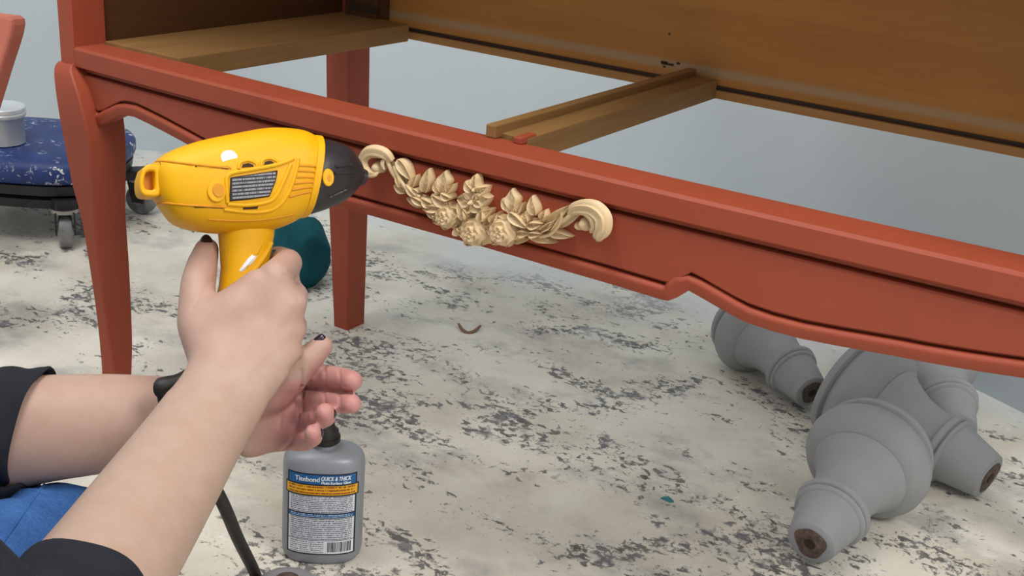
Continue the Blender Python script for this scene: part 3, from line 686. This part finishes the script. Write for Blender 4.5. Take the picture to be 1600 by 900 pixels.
plate('clip_hole', ((672, 294), (680, 278), (702, 273), (722, 282), (712, 290)), .0005, 'slot', GBODY, bevel=0)
plate('clip_hole', ((578, 492), (650, 486), (646, 498), (580, 501)), .0005, 'slot', GBODY, bevel=0)
ridge('clip_arch', ((555, 312), (562, 284), (600, 272), (636, 286), (640, 304)), .0013, 0, 'yellow', GBODY)
ridge('clip_arch', ((660, 300), (668, 272), (702, 262), (735, 276), (745, 290)), .0013, 0, 'yellow', GBODY)
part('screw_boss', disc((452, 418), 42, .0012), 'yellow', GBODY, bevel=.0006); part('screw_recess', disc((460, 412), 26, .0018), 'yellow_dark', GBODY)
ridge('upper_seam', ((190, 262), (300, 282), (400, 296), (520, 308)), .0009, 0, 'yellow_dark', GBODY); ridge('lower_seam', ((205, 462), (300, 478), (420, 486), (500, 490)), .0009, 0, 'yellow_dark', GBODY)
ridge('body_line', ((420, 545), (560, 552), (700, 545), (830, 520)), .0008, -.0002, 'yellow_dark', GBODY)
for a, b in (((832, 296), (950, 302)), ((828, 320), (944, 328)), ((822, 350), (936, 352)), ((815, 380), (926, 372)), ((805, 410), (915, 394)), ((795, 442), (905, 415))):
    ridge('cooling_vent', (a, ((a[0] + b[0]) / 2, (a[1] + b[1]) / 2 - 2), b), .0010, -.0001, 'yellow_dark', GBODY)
part('white_spot', disc((512, 256), 38, .0006, ratio=0.85), 'white_mark', GBODY)  # thin white disc on the housing's upper flank
# handle, trigger
hd = [((500, 590), (770, 570)), ((505, 640), (765, 620)), ((510, 700), (752, 690)), ((515, 770), (735, 770)), ((505, 860), (715, 870)), ((480, 960), (690, 975)), ((450, 1060), (665, 1080)), ((430, 1120), (650, 1145))]
rings = []
for (a, b), hw in zip(hd, (.0200, .0195, .0190, .0190, .0190, .0190, .0195, .0190)):
    A_, B_ = np.array(gz(*a)), np.array(gz(*b)); c_ = (A_ + B_) / 2; h_ = (B_ - A_) / 2
    rings.append([gp(*(c_ + h_ * math.copysign(abs(math.cos(t)) ** .8, math.cos(t))), hw * math.copysign(abs(math.sin(t)) ** .8, math.sin(t))) for t in np.linspace(0, 2 * math.pi, 32, endpoint=False)])
HN = part('handle', loft(rings), 'yellow', HG)
def hp(zx, zy, w): return gp(*gz(zx, zy), w)
part('trigger', tube(smooth_path([hp(742, 690, 0), hp(752, 740, 0), hp(738, 800, 0)], 6), .0065, 12), 'black_plastic', HG)
part('grip_rib', tube(smooth_path([hp(690, 640, .0165), hp(660, 700, .0180), (hp(610, 770, .0178))], 5), .0020, 8), 'yellow', HN)
part('grip_rib', tube(smooth_path([hp(740, 650, .0125), hp(700, 720, .0162), (hp(650, 790, .0176))], 5), .0020, 8), 'yellow', HN)
part('paint_smear', tube(smooth_path([hp(665, 700, .0176), hp(625, 745, .0176), hp(585, 790, .0177)], 5), [.0012, .0018, .0024, .0028, .0029, .0029, .0026, .0024, .0020, .0016, .0012], 8, squash=1.0), 'white_mark', HN)
cpath = smooth_path([hp(530, 1130, 0), dp(318, 575, .942), dp(285, 598, .932), dp(259, 606, .926), dp(262, 640, .930), dp(300, 700, .945), dp(345, 780, .965), dp(372, 842, 1.02), dp(400, 900, 1.10), zp(404, 932, .006), zp(370, 1010, .006), zp(250, 1100, .006)], 8)
part('cord', tube(cpath, .0052, 12), 'cord', HG)
part('strain_relief', tube(smooth_path([hp(530, 1120, 0), dp(318, 575, .942), dp(285, 598, .932), dp(257, 605, .926), dp(251, 606, .926)], 6), [.0080] * 23 + [.007, .0045], 16), 'cord', HG)

# ================================================================== person (arms, hands, sleeves, jeans)
PE = empty('person', (-0.72, 0.12, 0.0), 'person in black sleeves and blue jeans holding the heat gun, other palm open', 'person')
spheres = []   # (centre, radius)
def chain(pts, rads, dense=0.28):
    for i in range(len(pts) - 1):
        a, b = np.array(pts[i], float), np.array(pts[i + 1], float); L = np.linalg.norm(b - a); n = max(2, int(L / (min(rads[i], rads[i + 1]) * dense)))
        for k in range(n + 1):
            t = k / n; spheres.append((a + (b - a) * t, rads[i] + (rads[i + 1] - rads[i]) * t))
tubes = []
def limb(stations, dense=10, n=40):
    # stations: px, py, depth, half-width in px, depth ratio ; an elliptical limb
    st = [np.array(s, float) for s in stations]; sm_ = smooth_path(st, dense); rings = []
    for i, s in enumerate(sm_):
        c = dp(s[0], s[1], s[2]); a_ = sm_[min(i + 1, len(sm_) - 1)]; b_ = sm_[max(i - 1, 0)]
        d = dp(*a_[:3]) - dp(*b_[:3]); d /= np.linalg.norm(d); lat = np.cross(d, CF); lat /= np.linalg.norm(lat); dep = np.cross(lat, d)
        hw = s[3] * s[2] / FPX; r = hw * s[4]
        rings.append([c + lat * hw * math.cos(t) + dep * r * math.sin(t) for t in np.linspace(0, 2 * math.pi, n, endpoint=False)])
    tubes.append(loft(rings))
def F(*pts): return [dp(*p) for p in pts]
# right hand: back of the hand to the viewer, fingers round the grip, thumb behind it
wr = (352, 604, .905)
RM = [(430, 432, .930), (455, 474, .930), (455, 516, .930), (437, 554, .928)]
for m_, r1 in zip(RM, (.0128, .0126, .0120, .0112)):
    a_ = np.array(m_); b_ = np.array((395, 530, .916)); chain(F(tuple(a_), tuple(a_ * .6 + b_ * .4)), (r1, r1 * .95))
chain(F((325, 500, .925), (402, 446, .928)), (.0150, .0128)); chain(F((322, 535, .920), (380, 480, .922)), (.0180, .0150))
RPIP = [(450, 411, .956), (460, 462, .958), (459, 508, .958), (440, 548, .954)]
chain(F(RM[0], RPIP[0], (436, 403, .985), (408, 404, .992)), (.0128, .0116, .0100, .0085))
chain(F(RM[1], RPIP[1], (444, 456, .988), (412, 456, .994)), (.0124, .0112, .0096, .0082))
chain(F(RM[2], RPIP[2], (444, 504, .986), (410, 506, .992)), (.0118, .0108, .0092, .0080))
chain(F(RM[3], RPIP[3], (432, 548, .978), (404, 550, .985)), (.0110, .0098, .0084, .0072))
for k in range(3):
    a_, b_ = np.array(RPIP[k]), np.array(RPIP[k + 1]); chain(F(tuple(a_ * .8 + b_ * .2 - np.array([5, 0, 0])), tuple(a_ * .2 + b_ * .8 - np.array([5, 0, 0]))), (.0098, .0094))
    a_, b_ = np.array(RM[k]), np.array(RM[k + 1]); chain(F(tuple(a_ - np.array([3, 0, 0])), tuple(b_ - np.array([3, 0, 0]))), (.0122, .0118))
chain(F((335, 565, .915), (310, 505, .928), (308, 452, .938), (316, 414, .952), (323, 390, .962)), (.0200, .0180, .0145, .0122, .0098))
limb([(456, 492, .932, 40, .26), (442, 496, .929, 62, .24), (416, 516, .921, 73, .29), (388, 549, .912, 74, .38), (364, 586, .903, 72, .50), (343, 624, .893, 73, .61), (310, 672, .872, 76, .70), (262, 745, .835, 86, .76), (205, 830, .79, 98, .80), (150, 910, .745, 108, .85), (90, 990, .70, 112, .9), (32, 1072, .66, 108, .9)])
# left hand: palm up towards the viewer, fingers to the right
LM = [(466, 588, .974), (468, 622, .972), (462, 655, .968), (446, 690, .962)]
lw = (335, 652, .985)
for m_, r0, r1 in zip(LM, (.0150, .0150, .0145, .0140), (.0108, .0108, .0104, .0096)):
    chain(F((lw[0], lw[1] + (m_[1] - 640) * .45, lw[2]), ((lw[0] + m_[0]) / 2, (lw[1] * .4 + m_[1] * .6), .980), m_), (r0 * 1.1, r0, r1))
chain(F(LM[0], (514, 588, .948), (538, 592, .928), (551, 595, .916)), (.0102, .0095, .0087, .0080))
chain(F(LM[1], (514, 627, .944), (538, 630, .924), (550, 631, .912)), (.0100, .0090, .0083, .0076))
chain(F(LM[2], (496, 656, .940), (509, 651, .918), (508, 644, .908)), (.0098, .0090, .0082, .0074))
chain(F(LM[3], (478, 688, .936), (489, 683, .918), (489, 676, .908)), (.0092, .0084, .0076, .0068))
chain(F((375, 628, .968), (428, 612, .950), (456, 587, .942), (481, 561, .941), (503, 541, .943)), (.0185, .0170, .0138, .0114, .0090))
chain(F((395, 662, .974), (452, 640, .971)), (.0165, .0125)); chain(F((400, 640, .974), (452, 608, .970)), (.0165, .0125)); chain(F((395, 690, .970), (448, 672, .966)), (.0150, .0120)); chain(F((372, 668, .978), (440, 684, .966)), (.0185, .0130)); chain(F((380, 650, .982), (450, 640, .980)), (.015, .011))
limb([(-60, 690, .955, 88, .85), (20, 676, .955, 88, .85), (85, 668, .955, 83, .82), (180, 660, .965, 76, .78), (262, 652, .978, 64, .72), (335, 652, .985, 56, .62)])
# upper arms and shoulder girdle (inside the clothes)
ER, EL = dp(32, 1072, .66), dp(-60, 690, .955); SR, SL = np.array([-0.53, 0.13, 0.52]), np.array([-0.93, 0.17, 0.52])
chain([ER, SR], (.040, .048)); chain([EL, SL], (.038, .048)); chain([SR, (SR + SL) / 2 + np.array([0, -.02, .03]), SL], (.05, .06, .05)); chain([(SR + SL) / 2 + np.array([0, -.02, .03]), (-.73, .10, .18)], (.075, .09))
ico = bmesh.new(); bmesh.ops.create_icosphere(ico, subdivisions=2, radius=1.0); iv = np.array([v.co[:] for v in ico.verts]); ifc = np.array([[v.index for v in f.verts] for f in ico.faces]); ico.free()
V = np.concatenate([iv * r + c for c, r in spheres]); Fc = np.concatenate([ifc + i * len(iv) for i in range(len(spheres))])
vl, fl_ = V.tolist(), Fc.tolist()
for tv, tf in tubes: o_ = len(vl); vl += [list(p) for p in tv]; fl_ += [[k + o_ for k in q] for q in tf]
tm = bpy.data.meshes.new('tmp'); tm.from_pydata(vl, [], fl_); to = bpy.data.objects.new('tmp', tm); col.objects.link(to)
rm = to.modifiers.new('r', 'REMESH'); rm.mode = 'VOXEL'; rm.voxel_size = 0.0016
sm2 = to.modifiers.new('s', 'SMOOTH'); sm2.factor = 0.5; sm2.iterations = 9
bpy.context.view_layer.update()
bme = bpy.data.meshes.new_from_object(to.evaluated_get(bpy.context.evaluated_depsgraph_get())); bme.name = 'body'
bpy.data.objects.remove(to); bpy.data.meshes.remove(tm)
nv = len(bme.vertices); P3 = np.empty(nv * 3, np.float32); bme.vertices.foreach_get('co', P3); P3 = P3.reshape(-1, 3).astype(float)
N3 = np.empty(nv * 3, np.float32); bme.vertices.foreach_get('normal', N3); N3 = N3.reshape(-1, 3).astype(float)
D = P3 - CAM; tt = D @ CF; PX = 800 + FPX * (D @ CR) / tt; PY = 450 - FPX * (D @ CU) / tt; near = (N3 @ CF < -0.05)
def segdist(x, y, a, b):
    ax, ay = a; bx, by = b; dx, dy = bx - ax, by - ay; t = np.clip(((x - ax) * dx + (y - ay) * dy) / (dx * dx + dy * dy), 0, 1); return np.hypot(x - ax - t * dx, y - ay - t * dy)
ed_ = np.empty(len(bme.edges) * 2, np.int32); bme.edges.foreach_get('vertices', ed_); ed_ = ed_.reshape(-1, 2)
deg = np.bincount(ed_.ravel(), minlength=nv).astype(float)
wsm = np.clip((PY - 425) / 25, 0, 1) * np.clip((478 - PX) / 14, 0, 1) * np.clip((.950 - tt) / .02, 0, 1) * (PX > 262) * (PY < 700)
wsm *= np.where((PX > 392) & (PY > 585) & (tt > .905), 0, 1)
wpl = np.clip((PX - 378) / 15, 0, 1) * np.clip((466 - PX) / 12, 0, 1) * np.clip((PY - 606) / 12, 0, 1) * np.clip((tt - .915) / .015, 0, 1)
wsm = np.maximum(wsm, wpl)
for _ in range(60):
    acc = np.zeros((nv, 3)); np.add.at(acc, ed_[:, 0], P3[ed_[:, 1]]); np.add.at(acc, ed_[:, 1], P3[ed_[:, 0]])
    P3 += (acc / deg[:, None] - P3) * (wsm * .6)[:, None]
disp = np.zeros(nv)
def crease(pts, depth, width, t0, t1):
    m = near & (tt > t0) & (tt < t1) & (np.abs(PX - np.mean([p[0] for p in pts])) < 90) & (np.abs(PY - np.mean([p[1] for p in pts])) < 90)
    d = np.min([segdist(PX[m], PY[m], pts[i], pts[i + 1]) for i in range(len(pts) - 1)], axis=0); disp[m] -= depth * np.exp(-(d / width) ** 2)
# palm and finger creases of the open left hand
for pts in ([(470, 578), (473, 600), (472, 618)], [(470, 612), (472, 630), (471, 642)], [(466, 642), (464, 660), (460, 676)], [(456, 676), (450, 694), (441, 708)]): crease(pts, .0016, 2.6, .92, 1.0)
for pts in ([(507, 574), (508, 606)], [(506, 612), (508, 642)], [(530, 578), (531, 610)], [(530, 612), (531, 644)], [(487, 640), (489, 670)], [(474, 674), (477, 700)]): crease(pts, .0012, 2.0, .88, .97)
crease([(473, 606), (500, 608), (525, 611), (549, 613)], .0030, 2.2, .88, .985); crease([(470, 641), (490, 640)], .0020, 2.2, .90, .985); crease([(460, 674), (476, 670)], .0020, 2.2, .90, .985); crease([(452, 616), (440, 640), (437, 668)], .0008, 3.0, .93, 1.0)
# knuckles, wrinkles and tendons of the gripping right hand
for pts in ([(440, 418), (446, 432)], [(430, 415), (436, 428)]): crease(pts, .0005, 3.0, .88, .97)
for m_ in RM[:3]: crease([(m_[0], m_[1]), (wr[0] + (m_[0] - 440) * .5 + 25, wr[1] - 20)], -.0005, 9.0, .88, .95)
crease([(300, 480), (330, 440), (346, 434)], .0005, 4, .86, .96)
P3 += N3 * disp[:, None]
inv = np.array(PE.matrix_basis.inverted()); P3l = P3 @ inv[:3, :3].T + inv[:3, 3]
bme.vertices.foreach_set('co', P3l.astype(np.float32).ravel()); bme.update()
ss = lambda v, a, b: (lambda t: t * t * (3 - 2 * t))(np.clip((v - a) / (b - a), 0, 1))
lefthand = np.maximum(ss(PX, 474, 486), ss(PY, 600, 622) * ss(PX, 385, 410) * ss(tt, .90, .915)); lefthand = np.maximum(lefthand, ss(tt, .905, .92) * ss(PY, 585, 600) * (PX < 475))
pk = np.maximum.reduce([0.22 * ss(620 - PY, 0, 110) * (tt < .97), 0.16 * lefthand, 0.95 * lefthand * ss(PX, 350, 470) * (1 - 0.72 * ss(PY - 604 + (PX - 440) * .35, 14, -30))])
at = bme.attributes.new('pink', 'FLOAT', 'POINT'); at.data.foreach_set('value', pk.astype(np.float32))
bme.materials.clear(); bme.materials.append(M['skin'])
for p in bme.polygons: p.use_smooth = True
bo = bpy.data.objects.new('body', bme); link(bo, PE); bo['label'] = 'bare forearms and hands'
def nail(c, axis, normal, L=.0055, Wd=.0042, name='fingernail'):
    axis = np.array(axis, float); axis /= np.linalg.norm(axis); normal = np.array(normal, float); normal -= axis * (normal @ axis); normal /= np.linalg.norm(normal); b = np.cross(axis, normal); rings = []
    for i in range(7):
        a = math.pi / 2 * i / 6; rings.append([np.array(c) + axis * L * math.cos(a) * math.cos(t) * (1 if math.cos(t) > 0 else .85) + b * Wd * math.cos(a) * math.sin(t) + normal * (.0016 * math.sin(a) - .0035 * (Wd * math.cos(a) * math.sin(t) / .0042) ** 2 * .35) for t in np.linspace(0, 2 * math.pi, 20, endpoint=False)])
    rings.insert(0, [np.array(p) - normal * .003 for p in rings[0]])
    o = part(name, loft(rings), 'nail', bo); o['label'] = 'dark glossy polished fingernail'; return o
nail(dp(495, 532, .9385), dp(506, 523, .942) - dp(487, 541, .942), -CF * .75 - CR * .35 + CU * .55, .0068, .0046)
nail(dp(319, 379, .956), dp(322, 370, .965) - dp(316, 392, .96), -CF * 0.75 + CU * .35 - CR * .15, .0072, .0056)
nail(dp(522, 647, .911), dp(513, 640, .905) - dp(520, 655, .918), CR * .85 - CF * .5, .0045, .0036)
nail(dp(502, 677, .911), dp(494, 672, .905) - dp(499, 684, .915), CR * .85 - CF * .5, .0042, .0034)
# sleeves: knitted tubes with folds and a turned hem
def sleeve(name, stations, folds, seedv, hem_thick=.003, tilt=None, n=56):
    sm_ = smooth_path([np.array(s, float) for s in stations], 10); rings = []; inner = []
    for i, s in enumerate(sm_):
        c = s[:3]; d = sm_[min(i + 1, len(sm_) - 1)][:3] - sm_[max(i - 1, 0)][:3]; d /= np.linalg.norm(d); a = np.cross(d, CF); a /= np.linalg.norm(a); b = np.cross(a, d); ring = []; rin = []
        u = i / (len(sm_) - 1); fold = folds * (math.sin(u * 46 + seedv) * 0.5 + 0.5 * math.sin(u * 83 + seedv * 2)) * min(1, u * 6 + .0)
        for j in range(n):
            th = 2 * math.pi * j / n; rr = s[3] + fold * (0.6 + 0.4 * math.sin(2 * th + u * 9 + seedv)) + .0012 * math.sin(5 * th + u * 20)
            o_ = d * (tilt[0] * math.cos(th) + tilt[1] * math.sin(th)) * max(0, 1 - u * 4) if tilt else 0
            ring.append(c + a * rr * math.cos(th) + b * rr * .92 * math.sin(th) + o_)
            if i == 0: rin.append(c + a * (rr - hem_thick) * math.cos(th) + b * (rr - hem_thick) * .92 * math.sin(th) + o_)
        rings.append(ring)
        if i == 0: inner = [[p + d * .02 for p in rin], rin, [np.array(p) - d * .0015 for p in ((np.array(rin) + np.array(ring)) / 2)]]
    vs, fs = loft(inner + rings, cap=False); return part(name, (vs, fs), 'blackcloth', PE, angle=80)
def st(px, py, t, hw): return (*dp(px, py, t), hw * t / FPX)
sleeve('sleeve', [st(128, 934, .732, 116), st(95, 982, .704, 118), (*ER, .045), (*((ER * .6 + SR * .4)), .056), (*((ER * .3 + SR * .7)), .062), (*SR, .070), (*(SR * .6 + np.array([-.73, .13, .50]) * .4), .066), (-.70, .13, .49, .05), (-.73, .13, .48, .01)], .0016, 1.0)
sleeve('sleeve', [st(50, 668, .955, 92), st(15, 672, .955, 98), st(-20, 680, .955, 100), (*EL, .054), (*(EL * .6 + SL * .4), .056), (*(EL * .3 + SL * .7), .062), (*SL, .070), (*(SL * .6 + np.array([-.73, .13, .50]) * .4), .066), (-.76, .13, .49, .05), (-.73, .13, .48, .01)], .0040, 2.4, tilt=(.016, 0))
tor = []
for z, hw, hd, yc in ((0.04, .17, .13, .10), (.12, .18, .13, .10), (.25, .165, .115, .10), (.38, .185, .12, .11), (.48, .20, .115, .13), (.545, .175, .09, .14), (.58, .10, .07, .14), (.60, .065, .06, .14)):
    tor.append([(-.73 + hw * math.cos(t) + .004 * math.sin(7 * t + z * 40), yc + hd * math.sin(t), z) for t in np.linspace(0, 2 * math.pi, 48, endpoint=False)])
part('sweater', loft(tor), 'blackcloth', PE, angle=80)
KN = dp(95, 893, .955)
def jeans(hip, knee, foot, side_):
    pts = smooth_path([np.array([*hip, .092]), np.array([*(np.array(hip) * .5 + np.array(knee) * .5), .084]), np.array([*(np.array(hip) * .15 + np.array(knee) * .85), .0745]), np.array([*knee, .070])], 8)
    path = [p[:3] for p in pts]; rads = [p[3] + .0022 * math.sin(i * 1.7) for i, p in enumerate(pts)]
    d = path[-1] - path[-2]; d /= np.linalg.norm(d)
    for a in (20, 40, 58, 74, 86): path.append(np.array(knee) + d * .062 * math.sin(math.radians(a))); rads.append(.070 * math.cos(math.radians(a)))
    o = part('jeans_leg', tube(path, rads, 40, up=(0, 0, 1)), 'denim', PE, angle=80)
    pts2 = smooth_path([np.array([*knee, .066]), np.array([*(np.array(knee) * .5 + np.array(foot) * .5), .058]), np.array([*foot, .045])], 8); part('jeans_shin', tube([p[:3] for p in pts2], [p[3] for p in pts2], 32), 'denim', PE, angle=80); return o
KN[2] = max(KN[2], .085)
JL = jeans((-.64, .10, .10), KN, (-.86, .30, .055), 1); jeans((-.82, .10, .10), (-1.10, .46, .09), (-.70, .27, .055), -1)
bpy.context.view_layer.update()
def on_surface(o, px, py):
    mi = o.matrix_world.inverted(); r_ = mi.to_3x3() @ Vector(ray(px, py)); ok, loc, nrm, _ = o.ray_cast(mi @ Vector(CAM), r_.normalized())
    return np.array(o.matrix_world @ loc) if ok else None
sv = [on_surface(JL, x, y) for x, y in smooth_path([(-10, 868), (28, 814), (55, 776), (74, 752)], 6)]
sv = [p for p in sv if p is not None]
if len(sv) > 3: part('denim_seam', tube(sv, .0013, 8), 'denim', JL)

# ================================================================== stool, tin, cloth, board
sc_ = np.array([-1.640, 1.238, 0.0])
ST = empty('rolling_stool', sc_, 'low rolling stool with paint-spattered blue padded seat and castors', 'stool', rotz=0.0)
def sq(r, z, e=3.4, n=48, rot=0.55): return [sc_ + np.array([*(np.array([[math.cos(rot), -math.sin(rot)], [math.sin(rot), math.cos(rot)]]) @ np.array([math.copysign(abs(math.cos(t)) ** (2 / e), math.cos(t)) * r, math.copysign(abs(math.sin(t)) ** (2 / e), math.sin(t)) * r])), z]) for t in np.linspace(0, 2 * math.pi, n, endpoint=False)]
part('seat_cushion', loft([sq(r, z) for r, z in ((.128, .098), (.139, .100), (.143, .108), (.143, .122), (.138, .131), (.126, .136), (.09, .139), (.04, .140), (.002, .1402))]), 'vinyl', ST, angle=70)
part('seat_pan', loft([sq(r, z) for r, z in ((.125, .080), (.137, .082), (.139, .097), (.130, .099))]), 'blackmetal', ST)
part('base_frame', loft([sq(r, z) for r, z in ((.110, .058), (.130, .060), (.132, .074), (.120, .081))]), 'blackmetal', ST)
def castor(c, yaw):
    c = np.array(c); ax = np.array([math.cos(yaw), math.sin(yaw), 0]); fw = np.array([-math.sin(yaw), math.cos(yaw), 0]); R_ = .026
    def ringw(r, o): return [c + np.array([0, 0, R_]) + ax * o + (fw * math.cos(t) + np.array([0, 0, 1]) * math.sin(t)) * r for t in np.linspace(0, 2 * math.pi, 28, endpoint=False)]
    part('castor_wheel', loft([ringw(r, o) for r, o in ((.010, -.010), (.020, -.010), (.0245, -.0085), (.026, -.004), (.026, .004), (.0245, .0085), (.020, .010), (.010, .010))]), 'wheel', ST)
    part('wheel_hub', loft([ringw(r, o) for r, o in ((.010, -.0115), (.0105, -.0105), (.0105, .0105), (.010, .0115))]), 'steel', ST)
    for s in (-1, 1):
        q = [(-.010, .022), (.010, .022), (.018, .060), (-.018, .060)]
        a_ = [c + ax * (s * .0125) + fw * x + np.array([0, 0, z]) for x, z in q]; b_ = [c + ax * (s * .0148) + fw * x + np.array([0, 0, z]) for x, z in q]; part('castor_fork', loft([a_, b_]), 'blackmetal', ST, smooth=False)
    part('castor_plate', loft([[c + np.array([.021 * math.cos(t), .021 * math.sin(t), z]) for t in np.linspace(0, 2 * math.pi, 20, endpoint=False)] for z in (.058, .064)]), 'steel', ST)
w1 = zp(104, 386, 0); w2 = zp(222, 333, 0)
for c, yw in (((w1[0], w1[1], 0), .9), ((w2[0], w2[1], 0), 1.9), ((-1.79, 1.30, 0), .3), ((-1.72, 1.10, 0), 1.0)): castor(c, yw)
def arm_to(c):
    c = np.array(c); d = c - sc_; d /= np.linalg.norm(d); n = np.array([-d[1], d[0], 0]); a = sc_ + d * .05; b = c + d * .012
    part('castor_arm', loft([[p + n * x + np.array([0, 0, z]) for x, z in ((-.016, .062), (.016, .062), (.016, .078), (-.016, .078))] for p in (a, b)]), 'blackmetal', ST, smooth=False, bevel=.002)
for c in ((w1[0], w1[1], 0), (w2[0], w2[1], 0), (-1.79, 1.30, 0), (-1.72, 1.10, 0)): arm_to(c)
tc = zp(2, 222, .1395)
TN = empty('paint_tin', tc, 'small grey metal tin with rimmed lid on the blue stool', 'tin')
vs, fs = lathe([(0, 0), (.034, 0), (.036, .0015), (.0355, .004), (.0355, .040), (.0365, .042), (.036, .044), (0, .044)], 48); part('tin_body', (np.array(vs) + tc, fs), 'can', TN)
vs, fs = lathe([(0, .042), (.0368, .042), (.0385, .0440), (.0385, .0485), (.0372, .0500), (.0385, .0515), (.0385, .0565), (.037, .058), (.034, .0572), (.030, .0555), (0, .0555)], 48); part('tin_lid', (np.array(vs) + tc, fs), 'canlid', TN)
vs, fs = lathe([(.0380, .0455), (.0392, .0455), (.0392, .0470), (.0380, .0470)], 48); part('lid_rim', (np.array(vs) + tc, fs), 'can', TN)
# crumpled teal cloth
cc = zp(470, 440, 0.0)
ic = bmesh.new(); bmesh.ops.create_icosphere(ic, subdivisions=5, radius=1.0); cv = np.array([v.co[:] for v in ic.verts]); cf = [[v.index for v in f.verts] for f in ic.faces]; ic.free()
dirs = rng.normal(size=(34, 3)); dirs /= np.linalg.norm(dirs, axis=1)[:, None]; hh = rng.uniform(.86, 1.0, 34)
proj = cv @ dirs.T; rr = (np.sum(np.maximum(proj / hh, 1e-3) ** 26, axis=1)) ** (-1 / 26)
fo = sum(.020 * np.abs(np.sin(cv @ k * 3.2 + p_)) for k, p_ in zip(rng.normal(size=(4, 3)) * 1.5, rng.uniform(0, 6, 4)))
cv = cv * (np.minimum(rr, 1.12) - fo + .03)[:, None] * np.array([.050, .045, .062]); cv[:, 2] = np.maximum(cv[:, 2], -.046) + .046
co_ = build('crumpled_cloth', cv + cc, cf, 'teal', origin=cc, angle=80); tag(co_, 'crumpled dark teal cloth on the floor beside the back leg', 'cloth')
# salmon painted board leaning at the far left
t0 = 1.42
def brd(px, py, off): return dp(px, py, t0) + np.array([0.0, off, 0.0])
def floor_py(px):
    lo, hi = 300.0, 1500.0
    for _ in range(50):
        m_ = (lo + hi) / 2
        if dp(px, m_, t0)[2] > 0.001: lo = m_
        else: hi = m_
    return lo
ol = [(4, 25), (12, 26), (18, 31), (19, 40), (16, 56), (10, 76), (2, 100), (-60, 300), (-150, floor_py(-150)), (-330, floor_py(-330)), (-180, 270), (-110, 20), (-60, 18), (-20, 22)]
vs, fs = loft([[brd(*p, 0) for p in ol], [brd(*p, .02) for p in ol]])
bd = build('painted_board', vs, fs, 'salmon', origin=vs[8], bevel=.003, smooth=False); tag(bd, 'salmon painted board with a rounded corner at the far left edge', 'board')

# small debris on the floor
sh = [zp(x, y, .0035) for x, y in ((716, 507), (722, 514), (732, 517), (743, 515), (751, 510))]
sp_ = smooth_path(sh, 4); rings = []
for k, p in enumerate(sp_):
    d = sp_[min(k + 1, len(sp_) - 1)] - sp_[max(k - 1, 0)]; d /= np.linalg.norm(d); n_ = np.array([-d[1], d[0], 0]); u_ = k / (len(sp_) - 1); w_ = .0012 + .0016 * math.sin(math.pi * u_)
    rings.append([p + n_ * a + np.array([0, 0, b + .002 * math.cos(6 * u_)]) for a, b in ((-w_, -.0006), (w_, .0004), (w_, .0012), (-w_, .0004))])
sv_ = np.array([q for r in rings for q in r]); sv_[:, 2] -= sv_[:, 2].min()
_, sf_ = loft(rings); o = build('wood_shaving', sv_, sf_, 'shaving', origin=(*sp_[0][:2], 0)); tag(o, 'small brown curled shaving on the floor beneath the apron', 'shaving')
fc_ = zp(1043, 781, 0); o_ = [(fc_[0] + r * math.cos(a), fc_[1] + r * .7 * math.sin(a)) for r, a in zip((.008, .006, .009, .006, .0085, .005, .007), np.linspace(0, 2 * math.pi, 7, endpoint=False))]
o = build('paint_flake', *loft([[(x, y, 0.0) for x, y in o_], [(fc_[0] + (x - fc_[0]) * .9, fc_[1] + (y - fc_[1]) * .9, .0014) for x, y in o_]]), 'teal_flake', origin=fc_, smooth=False); tag(o, 'tiny flake of teal paint on the speckled floor', 'paint flake')
